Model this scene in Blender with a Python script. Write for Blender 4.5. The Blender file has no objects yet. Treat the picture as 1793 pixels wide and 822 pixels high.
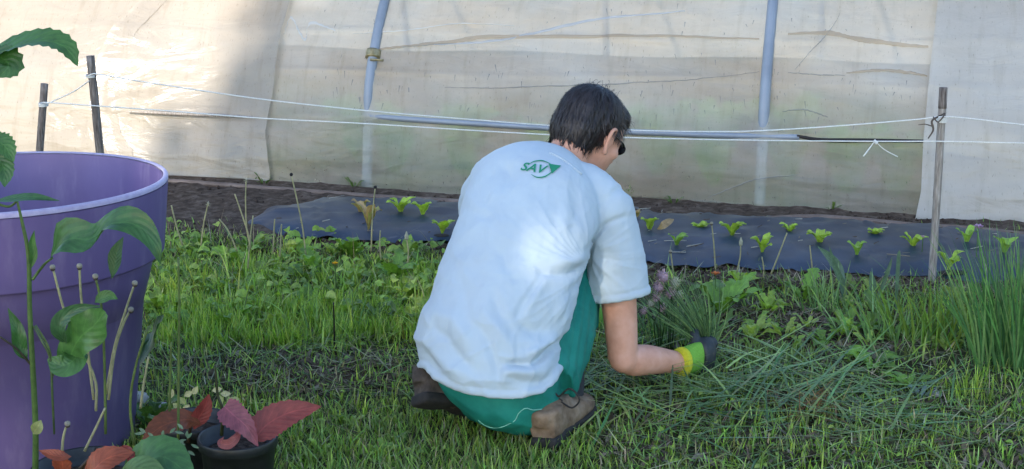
import bpy, bmesh, math, random
import numpy as np
from mathutils import Vector, Matrix, noise
from mathutils.bvhtree import BVHTree
random.seed(7); rng = np.random.default_rng(7)
R = math.radians
# ------------------------------------------------------------------ camera
F = 2500.0; PITCH = R(13.1); CH = 1.2
scene = bpy.context.scene
cam_d = bpy.data.cameras.new('camera'); cam = bpy.data.objects.new('camera', cam_d)
scene.collection.objects.link(cam); scene.camera = cam
cam_d.sensor_width = 36; cam_d.lens = F/1793*36; cam_d.clip_end = 400; cam_d.clip_start = .05
cam.location = (0, 0, CH); cam.rotation_euler = (math.pi/2-PITCH, 0, 0)
# ------------------------------------------------------------------ light
SUN_EL = R(28); SUN_AZ = R(25)           # the sun stands behind the camera, a little to the left
SD = Vector((math.sin(SUN_AZ)*math.cos(SUN_EL), math.cos(SUN_AZ)*math.cos(SUN_EL), -math.sin(SUN_EL)))
w = bpy.data.worlds.new('World'); scene.world = w; w.use_nodes = True
nt = w.node_tree; bg = nt.nodes['Background']
sky = nt.nodes.new('ShaderNodeTexSky'); sky.sky_type = 'NISHITA'; sky.sun_disc = False
sky.sun_elevation = SUN_EL; sky.sun_rotation = math.pi + SUN_AZ
sky.air_density = 1.0; sky.dust_density = .6; sky.ozone_density = 2.2
nt.links.new(sky.outputs[0], bg.inputs[0]); bg.inputs[1].default_value = 0.15
sl = bpy.data.lights.new('sun', 'SUN'); sl.energy = 3.6; sl.angle = R(.7); sl.color = (1, .9, .78)
so = bpy.data.objects.new('sun', sl); scene.collection.objects.link(so)
so.rotation_euler = SD.to_track_quat('-Z', 'Y').to_euler()
vs = scene.view_settings; vs.view_transform = 'Standard'; vs.look = 'None'; vs.gamma = 1; vs.use_curve_mapping = False
vs.exposure = 1.54
scene.cycles.max_bounces = 10; scene.cycles.transparent_max_bounces = 24
scene.cycles.transmission_bounces = 8; scene.cycles.diffuse_bounces = 5
# ------------------------------------------------------------------ helpers
cp, sp_ = math.cos(PITCH), math.sin(PITCH)
def ray(px, py):
    a = (px-896.5)/F; b = -(py-411)/F
    return Vector((a, cp + b*sp_, -sp_ + b*cp))
def W(px, py, Y):
    d = ray(px, py); t = Y/d.y
    return Vector((0, 0, CH)) + d*t
def G(px, py, h=0.0):
    d = ray(px, py); t = (h-CH)/d.z
    return Vector((0, 0, CH)) + d*t
def proj(P):
    P = np.asarray(P, float); x = P[..., 0]; y = P[..., 1]; z = P[..., 2]-CH
    Z = y*cp - z*sp_; u = y*sp_ + z*cp
    return 896.5 + F*x/Z, 411 - F*u/Z
def link(o): scene.collection.objects.link(o)
def setp(o, label=None, cat=None, group=None, kind=None):
    if label: o['label'] = label
    if cat: o['category'] = cat
    if group: o['group'] = group
    if kind: o['kind'] = kind
    return o
def empty(name, loc, label, cat, group=None):
    o = bpy.data.objects.new(name, None); link(o); o.location = loc; o.empty_display_size = .1
    return setp(o, label, cat, group)
def finish(name, me, mat, parent=None, smooth=True):
    o = bpy.data.objects.new(name, me); link(o)
    if mat is not None:
        for m in (mat if isinstance(mat, (list, tuple)) else [mat]): me.materials.append(m)
    if smooth: me.polygons.foreach_set('use_smooth', [True]*len(me.polygons))
    if parent:
        bpy_loc = Vector(parent.location); par = parent
        o.parent = parent
        # all meshes are written in world coordinates: take the parents' offset out of the vertices
        off = Vector((0, 0, 0))
        while par: off += Vector(par.location); par = par.parent
        me.transform(Matrix.Translation(-off))
    return o
class MB:
    def __init__(s): s.v = []; s.f = []; s.c = []; s.uv = []; s.n = 0
    def add(s, V, Fc, col=None, uv=None):
        V = np.asarray(V, float).reshape(-1, 3); b = s.n
        s.v.append(V); s.f += [tuple(i+b for i in f) for f in Fc]; s.n += len(V)
        c = np.ones((len(V), 3)) if col is None else np.broadcast_to(np.asarray(col, float), (len(V), 3)); s.c.append(c)
        s.uv.append(np.zeros((len(V), 2)) if uv is None else np.asarray(uv, float))
    def mesh(s, name='m'):
        me = bpy.data.meshes.new(name)
        V = np.concatenate(s.v) if s.v else np.zeros((0, 3))
        me.from_pydata(V.tolist(), [], s.f)
        C = np.concatenate(s.c); U = np.concatenate(s.uv)
        a = me.color_attributes.new('tint', 'FLOAT_COLOR', 'POINT')
        a.data.foreach_set('color', np.concatenate([C, np.ones((len(C), 1))], 1).ravel())
        li = np.zeros(len(me.loops), int); me.loops.foreach_get('vertex_index', li)
        ul = me.uv_layers.new(name='uv'); ul.data.foreach_set('uv', U[li].ravel())
        return me
    def build(s, name, mat, parent=None, smooth=True): return finish(name, s.mesh(name), mat, parent, smooth)
def frame(t, ref=Vector((0, 0, 1))):
    t = t.normalized(); a = ref.cross(t)
    if a.length < 1e-3: a = Vector((1, 0, 0)).cross(t)
    a.normalize(); return a, t.cross(a).normalized()
def spline(P, n):
    P = [Vector(p) for p in P]; out = []
    Q = [P[0]*2-P[1]] + P + [P[-1]*2-P[-2]]
    m = len(P)-1
    for i in range(n+1):
        t = i/n*m; k = min(int(t), m-1); u = t-k
        a, b, c, d = Q[k], Q[k+1], Q[k+2], Q[k+3]
        out.append(.5*((2*b)+(c-a)*u+(2*a-5*b+4*c-d)*u*u+(3*b-a-3*c+d)*u**3))
    return out
def lerpl(L, t):
    if len(L) == 1: return L[0]
    m = len(L)-1; t = max(0, min(.99999, t))*m; k = int(t); return L[k]*(1-(t-k))+L[k+1]*(t-k)
def tube(mb, P, rad, seg=10, n=None, col=None, cap=True, flat=1.0, ref=Vector((0, 0, 1))):
    n = n or max(2, (len(P)-1)*4)
    C = spline(P, n); V = []; U = []
    a, b = frame(C[1]-C[0], ref)
    for i, c in enumerate(C):
        t = (C[min(i+1, n)]-C[max(i-1, 0)]).normalized()
        a = (a - t*a.dot(t)).normalized(); b = t.cross(a)
        r = lerpl(rad, i/n)
        for k in range(seg):
            th = 2*math.pi*k/seg; V.append(c + a*(math.cos(th)*r) + b*(math.sin(th)*r*flat)); U.append((k/seg, i/n))
    Fc = []
    for i in range(n):
        for k in range(seg):
            k2 = (k+1) % seg; Fc.append((i*seg+k, i*seg+k2, (i+1)*seg+k2, (i+1)*seg+k))
    if cap:
        V.append(C[0]); V.append(C[-1]); U += [(0, 0), (0, 1)]; e = len(V)-2
        for k in range(seg):
            k2 = (k+1) % seg; Fc.append((e, k2, k)); Fc.append((e+1, n*seg+k, n*seg+k2))
    mb.add([tuple(v) for v in V], Fc, col, U)
def ellipsoid(mb, c, rx, ry, rz, M=None, nu=20, nv=14, col=None):
    V = []; Fc = []
    for j in range(nv+1):
        ph = math.pi*j/nv
        for i in range(nu):
            th = 2*math.pi*i/nu
            p = Vector((rx*math.sin(ph)*math.cos(th), ry*math.sin(ph)*math.sin(th), rz*math.cos(ph)))
            if M is not None: p = M @ p
            V.append(tuple(Vector(c)+p))
    for j in range(nv):
        for i in range(nu):
            i2 = (i+1) % nu; Fc.append((j*nu+i, (j+1)*nu+i, (j+1)*nu+i2, j*nu+i2))
    mb.add(V, Fc, col)
def loft(mb, rings, seg=32, power=2.0, n=None):
    """rings: (centre, A, B) vectors; catmull through them"""
    n = n or (len(rings)-1)*4
    C = spline([r[0] for r in rings], n); A = spline([r[1] for r in rings], n); B = spline([r[2] for r in rings], n)
    V = []; Fc = []
    for c, a, b in zip(C, A, B):
        for k in range(seg):
            th = 2*math.pi*k/seg; x, y = math.cos(th), math.sin(th)
            x = math.copysign(abs(x)**(2/power), x); y = math.copysign(abs(y)**(2/power), y)
            V.append(tuple(c + a*x + b*y))
    for i in range(n):
        for k in range(seg):
            k2 = (k+1) % seg; Fc.append((i*seg+k, i*seg+k2, (i+1)*seg+k2, (i+1)*seg+k))
    V.append(tuple(C[0])); V.append(tuple(C[-1])); e = len(V)-2
    for k in range(seg):
        k2 = (k+1) % seg; Fc.append((e, k2, k)); Fc.append((e+1, n*seg+k, n*seg+k2))
    mb.add(V, Fc)
def voxel(mb, size, smooth=6, fac=.5):
    me = mb.mesh('tmp'); o = bpy.data.objects.new('tmp', me); link(o)
    m = o.modifiers.new('r', 'REMESH'); m.mode = 'VOXEL'; m.voxel_size = size; m.adaptivity = 0
    if smooth:
        s = o.modifiers.new('s', 'SMOOTH'); s.iterations = smooth; s.factor = fac
    dg = bpy.context.evaluated_depsgraph_get(); ev = o.evaluated_get(dg)
    out = bpy.data.meshes.new_from_object(ev); bpy.data.objects.remove(o); bpy.data.meshes.remove(me)
    return out
def getv(me):
    a = np.zeros(len(me.vertices)*3); me.vertices.foreach_get('co', a); return a.reshape(-1, 3)
def setv(me, a): me.vertices.foreach_set('co', a.ravel()); me.update()
def getn(me):
    a = np.zeros(len(me.vertices)*3); me.vertices.foreach_get('normal', a); return a.reshape(-1, 3)
def fbm(P, s, seed=0.0, oct=3):
    out = np.empty(len(P)); o = Vector((seed, seed*1.7, -seed))
    for i, p in enumerate(P): out[i] = noise.fractal(Vector((p[0]*s, p[1]*s, p[2]*s))+o, .6, 2.0, oct)
    return out
def sines(x, y, seed, f=1.0):
    r = np.random.default_rng(seed); out = np.zeros_like(x)
    for i in range(9):
        a = r.uniform(0, 6.28); k = f*r.uniform(.6, 3.4); out += np.sin(k*(x*math.cos(a)+y*math.sin(a))+r.uniform(0, 6.28))/(1+k/f*.4)
    return out/3.2
# ------------------------------------------------------------------ materials
def newmat(name):
    m = bpy.data.materials.new(name); m.use_nodes = True; t = m.node_tree
    return m, t, t.nodes['Principled BSDF'], t.nodes['Material Output']
def nnode(t, ty, **k):
    n = t.nodes.new(ty)
    for a, b in k.items(): setattr(n, a, b)
    return n
def noise_ramp(t, cols, scale, detail=5, coord='Object', mapping=None, rough=.6, pos=None):
    tc = nnode(t, 'ShaderNodeTexCoord'); mp = nnode(t, 'ShaderNodeMapping')
    if mapping: mp.inputs['Scale'].default_value = mapping
    t.links.new(tc.outputs[coord], mp.inputs[0])
    n = nnode(t, 'ShaderNodeTexNoise'); n.inputs['Scale'].default_value = scale; n.inputs['Detail'].default_value = detail
    n.inputs['Roughness'].default_value = rough
    t.links.new(mp.outputs[0], n.inputs['Vector'])
    r = nnode(t, 'ShaderNodeValToRGB'); t.links.new(n.outputs['Fac'], r.inputs[0])
    el = r.color_ramp.elements
    pos = pos or [.3+.4*i/(len(cols)-1) for i in range(len(cols))]
    while len(el) < len(cols): el.new(.5)
    for i, c in enumerate(cols): el[i].position = pos[i]; el[i].color = (*c, 1)
    return n, r, mp
def bump(t, b, src, strength=.3, dist=.01):
    n = nnode(t, 'ShaderNodeBump'); n.inputs['Strength'].default_value = strength; n.inputs['Distance'].default_value = dist
    t.links.new(src, n.inputs['Height']); t.links.new(n.outputs[0], b.inputs['Normal']); return n
def simple(name, cols, scale, rough=.6, bs=.2, bd=.003, mapping=None, spec=.5, metal=0, detail=5, pos=None):
    m, t, b, o = newmat(name); n, r, mp = noise_ramp(t, cols, scale, detail, mapping=mapping, pos=pos)
    t.links.new(r.outputs[0], b.inputs['Base Color']); b.inputs['Roughness'].default_value = rough
    b.inputs['Specular IOR Level'].default_value = spec; b.inputs['Metallic'].default_value = metal
    if bs: bump(t, b, n.outputs['Fac'], bs, bd)
    return m
def foliage(name, rough=.45, trans=.35, spec=.4, vein=False, tcol=(1.25, 1.25, .55)):
    """tinted by the per-leaf colour of the mesh"""
    m, t, b, o = newmat(name)
    at = nnode(t, 'ShaderNodeAttribute', attribute_name='tint')
    n, r, mp = noise_ramp(t, [(.72, .72, .72), (1.2, 1.2, 1.15)], 60, 4)
    mx = nnode(t, 'ShaderNodeMixRGB', blend_type='MULTIPLY'); mx.inputs[0].default_value = 1
    t.links.new(at.outputs['Color'], mx.inputs[1]); t.links.new(r.outputs[0], mx.inputs[2]); col = mx.outputs[0]
    if vein:
        uv = nnode(t, 'ShaderNodeUVMap'); sx = nnode(t, 'ShaderNodeSeparateXYZ'); t.links.new(uv.outputs[0], sx.inputs[0])
        def mth(op, a, b2=None):
            q = nnode(t, 'ShaderNodeMath', operation=op)
            for i, s in enumerate((a, b2)):
                if s is None: continue
                if isinstance(s, (int, float)): q.inputs[i].default_value = s
                else: t.links.new(s, q.inputs[i])
            return q.outputs[0]
        au = mth('ABSOLUTE', mth('SUBTRACT', sx.outputs[0], .5))
        mid = mth('LESS_THAN', au, .022)
        ph = mth('SUBTRACT', mth('MULTIPLY', sx.outputs[1], 8.0), mth('MULTIPLY', au, 4.5))
        fr = mth('ABSOLUTE', mth('SUBTRACT', mth('FRACT', ph), .5))
        side = mth('MULTIPLY', mth('LESS_THAN', fr, .07), .45)
        vn = mth('MAXIMUM', mid, side)
        mv = nnode(t, 'ShaderNodeMixRGB', blend_type='MIX'); t.links.new(mth('MULTIPLY', vn, .32), mv.inputs[0]); t.links.new(col, mv.inputs[1])
        br = nnode(t, 'ShaderNodeMixRGB', blend_type='MULTIPLY'); br.inputs[0].default_value = 1; t.links.new(col, br.inputs[1]); br.inputs[2].default_value = (2.3, 2.0, 2.1, 1)
        t.links.new(br.outputs[0], mv.inputs[2]); col = mv.outputs[0]
        sm = nnode(t, 'ShaderNodeMath', operation='PINGPONG'); t.links.new(ph, sm.inputs[0]); sm.inputs[1].default_value = .5
        bump(t, b, sm.outputs[0], .35, .003)
    t.links.new(col, b.inputs['Base Color']); b.inputs['Roughness'].default_value = rough; b.inputs['Specular IOR Level'].default_value = spec
    tr = nnode(t, 'ShaderNodeBsdfTranslucent'); mt = nnode(t, 'ShaderNodeMixRGB', blend_type='MULTIPLY'); mt.inputs[0].default_value = 1
    t.links.new(col, mt.inputs[1]); mt.inputs[2].default_value = (*tcol, 1); t.links.new(mt.outputs[0], tr.inputs[0])
    ms = nnode(t, 'ShaderNodeMixShader'); ms.inputs[0].default_value = trans
    t.links.new(b.outputs[0], ms.inputs[1]); t.links.new(tr.outputs[0], ms.inputs[2]); t.links.new(ms.outputs[0], o.inputs[0])
    return m
M = {}
M['grass'] = foliage('grass_blade', .38, .42, .5)
M['hay'] = foliage('dry_grass', .8, .2, .15, tcol=(1.1, 1.0, .8))
M['leaf'] = foliage('leaf_with_veins', .38, .3, .5, vein=True)
M['redleaf'] = foliage('red_leaf', .45, .3, .45, vein=True, tcol=(1.3, .7, .6))
M['petal'] = foliage('petal', .7, .3, .2)
M['soil'] = simple('soil', [(.035, .024, .017), (.09, .063, .046), (.17, .13, .10)], 26, .95, .9, .02, spec=.1, detail=9)
M['soil_lump'] = simple('soil_lump', [(.02, .014, .01), (.06, .042, .032), (.12, .095, .075)], 90, .95, .6, .01, spec=.1)
M['ground'] = simple('ground_earth', [(.03, .026, .014), (.06, .055, .03), (.06, .08, .03)], 9, .95, .8, .02, spec=.1, detail=9)
M['stake'] = simple('weathered_stake', [(.13, .11, .095), (.26, .23, .2), (.4, .37, .34)], 30, .8, .5, .003, mapping=(6, 6, .6))
M['stake_dark'] = simple('dark_stake', [(.05, .04, .035), (.14, .115, .1), (.3, .27, .25)], 30, .8, .5, .003, mapping=(6, 6, .6))
M['string'] = simple('white_string', [(.55, .55, .52), (.78, .78, .75)], 300, .8, .3, .001)
M['hose'] = simple('brown_hose', [(.09, .06, .045), (.15, .105, .08), (.21, .155, .125)], 14, .55, .2, .002)
M['black_pot'] = simple('black_plastic', [(.008, .01, .01), (.018, .02, .022), (.06, .065, .065)], 40, .45, .15, .002, pos=[.3, .62, .8])
M['galv'] = simple('galvanised_tube', [(.19, .22, .26), (.24, .275, .32), (.28, .315, .36)], 5, .5, .1, .001, metal=.15)
M['brass'] = simple('clip_metal', [(.18, .15, .07), (.4, .34, .2)], 60, .4, .2, .001, metal=.6)
M['bark'] = simple('bark', [(.05, .035, .025), (.14, .1, .07)], 12, .9, .8, .02, mapping=(3, 3, .5))
M['wire'] = simple('rusty_wire', [(.06, .045, .035), (.12, .09, .07)], 60, .7, .2, .001)
M['skin'] = simple('skin', [(.52, .255, .17), (.60, .31, .215), (.64, .35, .26)], 22, .5, .12, .002, spec=.35)
M['hair'] = foliage('dark_hair', .42, .0, .5)
M['sole'] = simple('boot_sole', [(.010, .009, .008), (.03, .025, .022)], 40, .85, .4, .003)
M['boot'] = simple('brown_suede', [(.10, .065, .04), (.19, .13, .085), (.27, .2, .14)], 28, .85, .4, .003, spec=.2)
M['boot_dark'] = simple('brown_suede_dark', [(.03, .025, .022), (.07, .055, .045), (.13, .105, .085)], 28, .8, .4, .003, spec=.25)  # darker copy of the boot colour, left boot only
M['lace'] = simple('boot_lace', [(.01, .01, .01), (.03, .025, .02)], 200, .8, .2, .001)
M['sock'] = simple('dark_sock', [(.012, .012, .014), (.03, .03, .032)], 200, .9, .4, .002)
M['logo'] = simple('green_print', [(.01, .20, .10), (.012, .25, .12)], 100, .7, 0)
M['stitch'] = simple('pale_stitching', [(.16, .45, .34), (.25, .55, .43)], 100, .8, 0)
M['black'] = simple('black_gloss', [(.006, .006, .007), (.01, .01, .012)], 50, .2, 0)
M['lens'] = simple('dark_lens', [(.01, .012, .015), (.015, .015, .02)], 50, .1, 0)
M['glove_knit'] = simple('green_knit', [(.13, .32, .045), (.19, .42, .07)], 240, .95, .8, .002, spec=.1)
M['glove_cuff'] = simple('yellow_cuff', [(.42, .42, .03), (.55, .55, .05)], 200, .9, .6, .002, spec=.1)
M['glove_rubber'] = simple('dark_rubber', [(.010, .016, .020), (.025, .033, .038), (.09, .075, .06)], 45, .6, .6, .002, pos=[.35, .6, .8])
M['stone'] = simple('pale_stone', [(.3, .28, .26), (.55, .53, .5)], 60, .9, .3, .003)
def shirt_mat():
    m, t, b, o = newmat('white_cotton')
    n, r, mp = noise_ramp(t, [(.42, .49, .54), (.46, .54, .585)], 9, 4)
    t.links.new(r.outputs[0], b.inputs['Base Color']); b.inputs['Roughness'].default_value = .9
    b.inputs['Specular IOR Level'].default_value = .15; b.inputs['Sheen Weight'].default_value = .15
    n2, r2, mp2 = noise_ramp(t, [(0, 0, 0), (1, 1, 1)], 500, 2); bump(t, b, n2.outputs['Fac'], .25, .0006)
    return m
M['shirt'] = shirt_mat()
M['pants'] = simple('green_cloth', [(.004, .13, .10), (.008, .18, .135), (.015, .22, .165)], 14, .75, .15, .003, spec=.3)
def mat_mat():
    m, t, b, o = newmat('woven_weed_mat')
    n, r, mp = noise_ramp(t, [(.007, .016, .034), (.017, .032, .060), (.045, .068, .108)], 5, 9, pos=[.3, .55, .78])
    n2, r2, mp2 = noise_ramp(t, [(0, 0, 0), (.16, .14, .12)], 20, 8, pos=[.62, .82], mapping=(.5, 1.5, 1))
    ad = nnode(t, 'ShaderNodeMixRGB', blend_type='ADD'); ad.inputs[0].default_value = 1
    t.links.new(r.outputs[0], ad.inputs[1]); t.links.new(r2.outputs[0], ad.inputs[2]); t.links.new(ad.outputs[0], b.inputs['Base Color'])
    b.inputs['Roughness'].default_value = .45; b.inputs['Specular IOR Level'].default_value = .42
    wv = nnode(t, 'ShaderNodeTexWave', wave_type='BANDS', bands_direction='X'); wv.inputs['Scale'].default_value = 90; wv.inputs['Distortion'].default_value = 1
    tc = nnode(t, 'ShaderNodeTexCoord'); t.links.new(tc.outputs['Object'], wv.inputs[0]); bump(t, b, wv.outputs[1], .25, .001)
    return m
M['mat'] = mat_mat()
def pot_mat():
    m, t, b, o = newmat('violet_plastic')
    n, r, mp = noise_ramp(t, [(.10, .072, .19), (.125, .088, .225), (.15, .11, .26)], 4, 6, mapping=(1, 1, .5))
    n2, r2, mp2 = noise_ramp(t, [(0, 0, 0), (.16, .14, .13)], 11, 9, pos=[.52, .82], mapping=(2.2, 2.2, .5))
    ad = nnode(t, 'ShaderNodeMixRGB', blend_type='ADD'); ad.inputs[0].default_value = .6
    t.links.new(r.outputs[0], ad.inputs[1]); t.links.new(r2.outputs[0], ad.inputs[2]); t.links.new(ad.outputs[0], b.inputs['Base Color'])
    b.inputs['Roughness'].default_value = .5; bump(t, b, n2.outputs['Fac'], .12, .002)
    return m
M['pot'] = pot_mat()
M['pot_lip'] = simple('violet_lip_pale', [(.3, .26, .42), (.42, .38, .52)], 60, .5, .2, .001)  # paler violet along the rim lip
def film_mat(name, fac_lo, fac_hi, cols, scale=(1, 1, 1), clear=1.0):
    """aged greenhouse film: lets part of the view and of the light through, dirt in patches, green of the plants behind tinted into the foot"""
    m, t, b, o = newmat(name)
    tc = nnode(t, 'ShaderNodeTexCoord')
    n, r, mp = noise_ramp(t, cols, 1.3, 7, coord='UV', mapping=(1.0, 2.2, 1), rough=.6)
    nd, rd, mpd = noise_ramp(t, [(1, 1, 1), (.62, .57, .47)], 9, 8, coord='UV', mapping=(2.6, .45, 1), pos=[.52, .85])  # runs of dirt
    mx = nnode(t, 'ShaderNodeMixRGB', blend_type='MULTIPLY'); mx.inputs[0].default_value = .55
    t.links.new(r.outputs[0], mx.inputs[1]); t.links.new(rd.outputs[0], mx.inputs[2])
    nf, rf, mpf = noise_ramp(t, [(1, 1, 1), (.45, .42, .36)], 130, 3, coord='UV', mapping=(1.2, .35, 1), pos=[.62, .72]) # small specks
    mx2 = nnode(t, 'ShaderNodeMixRGB', blend_type='MULTIPLY'); mx2.inputs[0].default_value = .6
    t.links.new(mx.outputs[0], mx2.inputs[1]); t.links.new(rf.outputs[0], mx2.inputs[2])
    na, ra, mpa = noise_ramp(t, [(1, 1, 1), (.66, .80, .66)], 2.2, 6, coord='UV', mapping=(.8, 1.6, 1), pos=[.38, .62])  # green seen through from the plants inside, painted into the lower film
    sy = nnode(t, 'ShaderNodeSeparateXYZ'); t.links.new(tc.outputs['UV'], sy.inputs[0])
    ma = nnode(t, 'ShaderNodeMapRange'); ma.inputs[1].default_value = .25; ma.inputs[2].default_value = .52; ma.inputs[3].default_value = .9 if clear < 1 else 0; ma.inputs[4].default_value = 0
    t.links.new(sy.outputs[1], ma.inputs[0])
    mx3 = nnode(t, 'ShaderNodeMixRGB', blend_type='MULTIPLY'); t.links.new(ma.outputs[0], mx3.inputs[0]); t.links.new(mx2.outputs[0], mx3.inputs[1]); t.links.new(ra.outputs[0], mx3.inputs[2]); mx2 = mx3
    t.links.new(mx2.outputs[0], b.inputs['Base Color']); b.inputs['Roughness'].default_value = .17; b.inputs['Specular IOR Level'].default_value = .6
    nb = nnode(t, 'ShaderNodeTexNoise'); nb.inputs['Scale'].default_value = 5; nb.inputs['Detail'].default_value = 7; nb.inputs['Distortion'].default_value = 1.2
    mb_ = nnode(t, 'ShaderNodeMapping'); mb_.inputs['Scale'].default_value = (.9, 2.5, 1); t.links.new(tc.outputs['UV'], mb_.inputs[0]); t.links.new(mb_.outputs[0], nb.inputs['Vector'])
    bump(t, b, nb.outputs['Fac'], .4, .035)
    tr = nnode(t, 'ShaderNodeBsdfTranslucent'); t.links.new(mx2.outputs[0], tr.inputs[0])
    s1 = nnode(t, 'ShaderNodeMixShader'); s1.inputs[0].default_value = .45; t.links.new(b.outputs[0], s1.inputs[1]); t.links.new(tr.outputs[0], s1.inputs[2])
    tp = nnode(t, 'ShaderNodeBsdfTransparent'); tp.inputs[0].default_value = (.93, .93, .92, 1)
    nv, rv, mpv = noise_ramp(t, [(fac_lo,)*3, (fac_hi,)*3], 1.7, 6, coord='UV', mapping=(1, 1.6, 1))
    sx = nnode(t, 'ShaderNodeSeparateXYZ'); t.links.new(tc.outputs['UV'], sx.inputs[0])
    mr = nnode(t, 'ShaderNodeMapRange'); mr.inputs[1].default_value = .08; mr.inputs[2].default_value = .5; mr.inputs[3].default_value = clear; mr.inputs[4].default_value = 1
    t.links.new(sx.outputs[1], mr.inputs[0]); mm_ = nnode(t, 'ShaderNodeMath', operation='MULTIPLY'); t.links.new(mr.outputs[0], mm_.inputs[0]); t.links.new(rv.outputs[0], mm_.inputs[1])
    s2 = nnode(t, 'ShaderNodeMixShader'); t.links.new(mm_.outputs[0], s2.inputs[0]); t.links.new(tp.outputs[0], s2.inputs[1]); t.links.new(s1.outputs[0], s2.inputs[2])
    t.links.new(s2.outputs[0], o.inputs[0]); return m
M['fold_tan'] = film_mat('film_fold_tan', .45, .7, [(.52, .40, .27), (.60, .48, .34)])
M['fold_grey'] = film_mat('film_fold_grey', .45, .75, [(.34, .34, .32), (.48, .47, .44)])
M['fold_blue'] = film_mat('film_fold_blue', .3, .6, [(.60, .68, .80), (.66, .72, .82)])
M['fold_white'] = film_mat('film_fold_white', .4, .8, [(.85, .85, .84), (.88, .88, .87)])
M['film'] = film_mat('tunnel_film', .5, .78, [(.86, .70, .52), (.85, .76, .64), (.78, .76, .70)], clear=.58)
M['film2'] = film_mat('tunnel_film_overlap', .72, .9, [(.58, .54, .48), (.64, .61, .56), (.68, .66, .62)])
M['film3'] = film_mat('tunnel_film_sunlit', .7, .88, [(.41, .365, .30), (.47, .425, .36), (.43, .40, .355)])  # sunlit left film: colour darkened to keep the sun from bleaching it

# ------------------------------------------------------------------ blades (vectorised)
def blades(mb, P, az, L, lean, wd, col, k=4, curl=.5, face=None):
    """P Nx3 roots; az direction of lean; L length; lean 0 upright..1.57 lying; curl extra bend"""
    N = len(P); P = np.asarray(P, float); out = np.zeros((N, (k+1)*2, 3)); pos = P.copy()
    d = np.stack([np.cos(az), np.sin(az), np.zeros(N)], 1)
    fa = az+math.pi/2 if face is None else face
    side = np.stack([np.cos(fa), np.sin(fa), np.zeros(N)], 1)
    for i in range(k+1):
        t = i/k; wv = wd*(1-t**2.2*.92)*(.75+.25*min(1, t*4))
        out[:, 2*i] = pos - side*wv[:, None]/2; out[:, 2*i+1] = pos + side*wv[:, None]/2
        a = lean + curl*(t+.5/k)
        step = L/k
        pos = pos + d*(np.sin(a)*step)[:, None]; pos[:, 2] += np.cos(a)*step
    zmin = P[:, 2].min()
    out[:, :, 2] = np.maximum(out[:, :, 2], P[:, None, 2]+.001)
    base = mb.n; nv = (k+1)*2
    idx = base+np.arange(N)[:, None]*nv
    fs = np.concatenate([np.stack([idx[:, 0]+2*i, idx[:, 0]+2*i+1, idx[:, 0]+2*i+3, idx[:, 0]+2*i+2], 1) for i in range(k)])
    mb.v.append(out.reshape(-1, 3)); mb.f += [tuple(r) for r in fs.tolist()]; mb.n += N*nv
    mb.c.append(np.repeat(col, nv, 0)); mb.uv.append(np.zeros((N*nv, 2)))
def tints(N, cols, wts=None, jit=.18):
    c = np.asarray(cols, float); i = rng.choice(len(c), N, p=wts); out = c[i]
    return out*(1+rng.normal(0, jit, (N, 1)))*(1+rng.normal(0, jit*.3, (N, 3)))
def leaf(mb, P, wd, nrm, col, n=10, m=6, fold=.25, serr=0, ns=18, shape=(.0, .6, .95, 1, .85, .5, .03), wave=0.0, ph=0.0):
    """leaf blade along spline P, half-widths by shape; nrm = the way the upper face looks"""
    C = spline(P, n); V = []; U = []; nrm = Vector(nrm).normalized()
    for i, c in enumerate(C):
        t = (C[min(i+1, n)]-C[max(i-1, 0)]).normalized()
        s = t.cross(nrm); s = s.normalized() if s.length > 1e-4 else Vector((1, 0, 0)); up = s.cross(t).normalized()
        hw = max(.0006, lerpl(list(shape), i/n)*wd/2)
        for j in range(m+1):
            u = j/m*2-1; e = 1.0
            if serr and abs(u) > .99: e = 1+serr*(1 if i % 2 else -1)
            wz = wave*hw*math.sin(i/n*14+ph+u)*abs(u)
            V.append(tuple(c + s*(u*hw*e) + up*(abs(u)*hw*fold+wz))); U.append((j/m, i/n))
    Fc = [(i*(m+1)+j, i*(m+1)+j+1, (i+1)*(m+1)+j+1, (i+1)*(m+1)+j) for i in range(n) for j in range(m)]
    mb.add(V, Fc, col, U)

# ------------------------------------------------------------------ ground
def gheight(x, y):
    b = np.clip((np.abs(x)-9)/6, 0, 1)
    return (sines(x, y, 3, 2.2)*.008 + sines(x, y, 5, 9)*.004)
xs = np.concatenate([np.linspace(-60, -4, 12), np.linspace(-3.8, 4.6, 210), np.linspace(4.8, 60, 12)])
ys = np.concatenate([np.linspace(-40, .5, 10), np.linspace(.7, 9.5, 220), np.linspace(10, 90, 12)])
X, Y = np.meshgrid(xs, ys); Z = gheight(X, Y)
Z[(np.abs(X) > 3.9) | (Y < .6) | (Y > 9.6)] = 0
mb = MB(); nx = len(xs)
mb.add(np.stack([X, Y, Z], -1).reshape(-1, 3), [(j*nx+i, j*nx+i+1, (j+1)*nx+i+1, (j+1)*nx+i) for j in range(len(ys)-1) for i in range(nx-1)])
setp(mb.build('ground', M['ground']), kind='structure')

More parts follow.
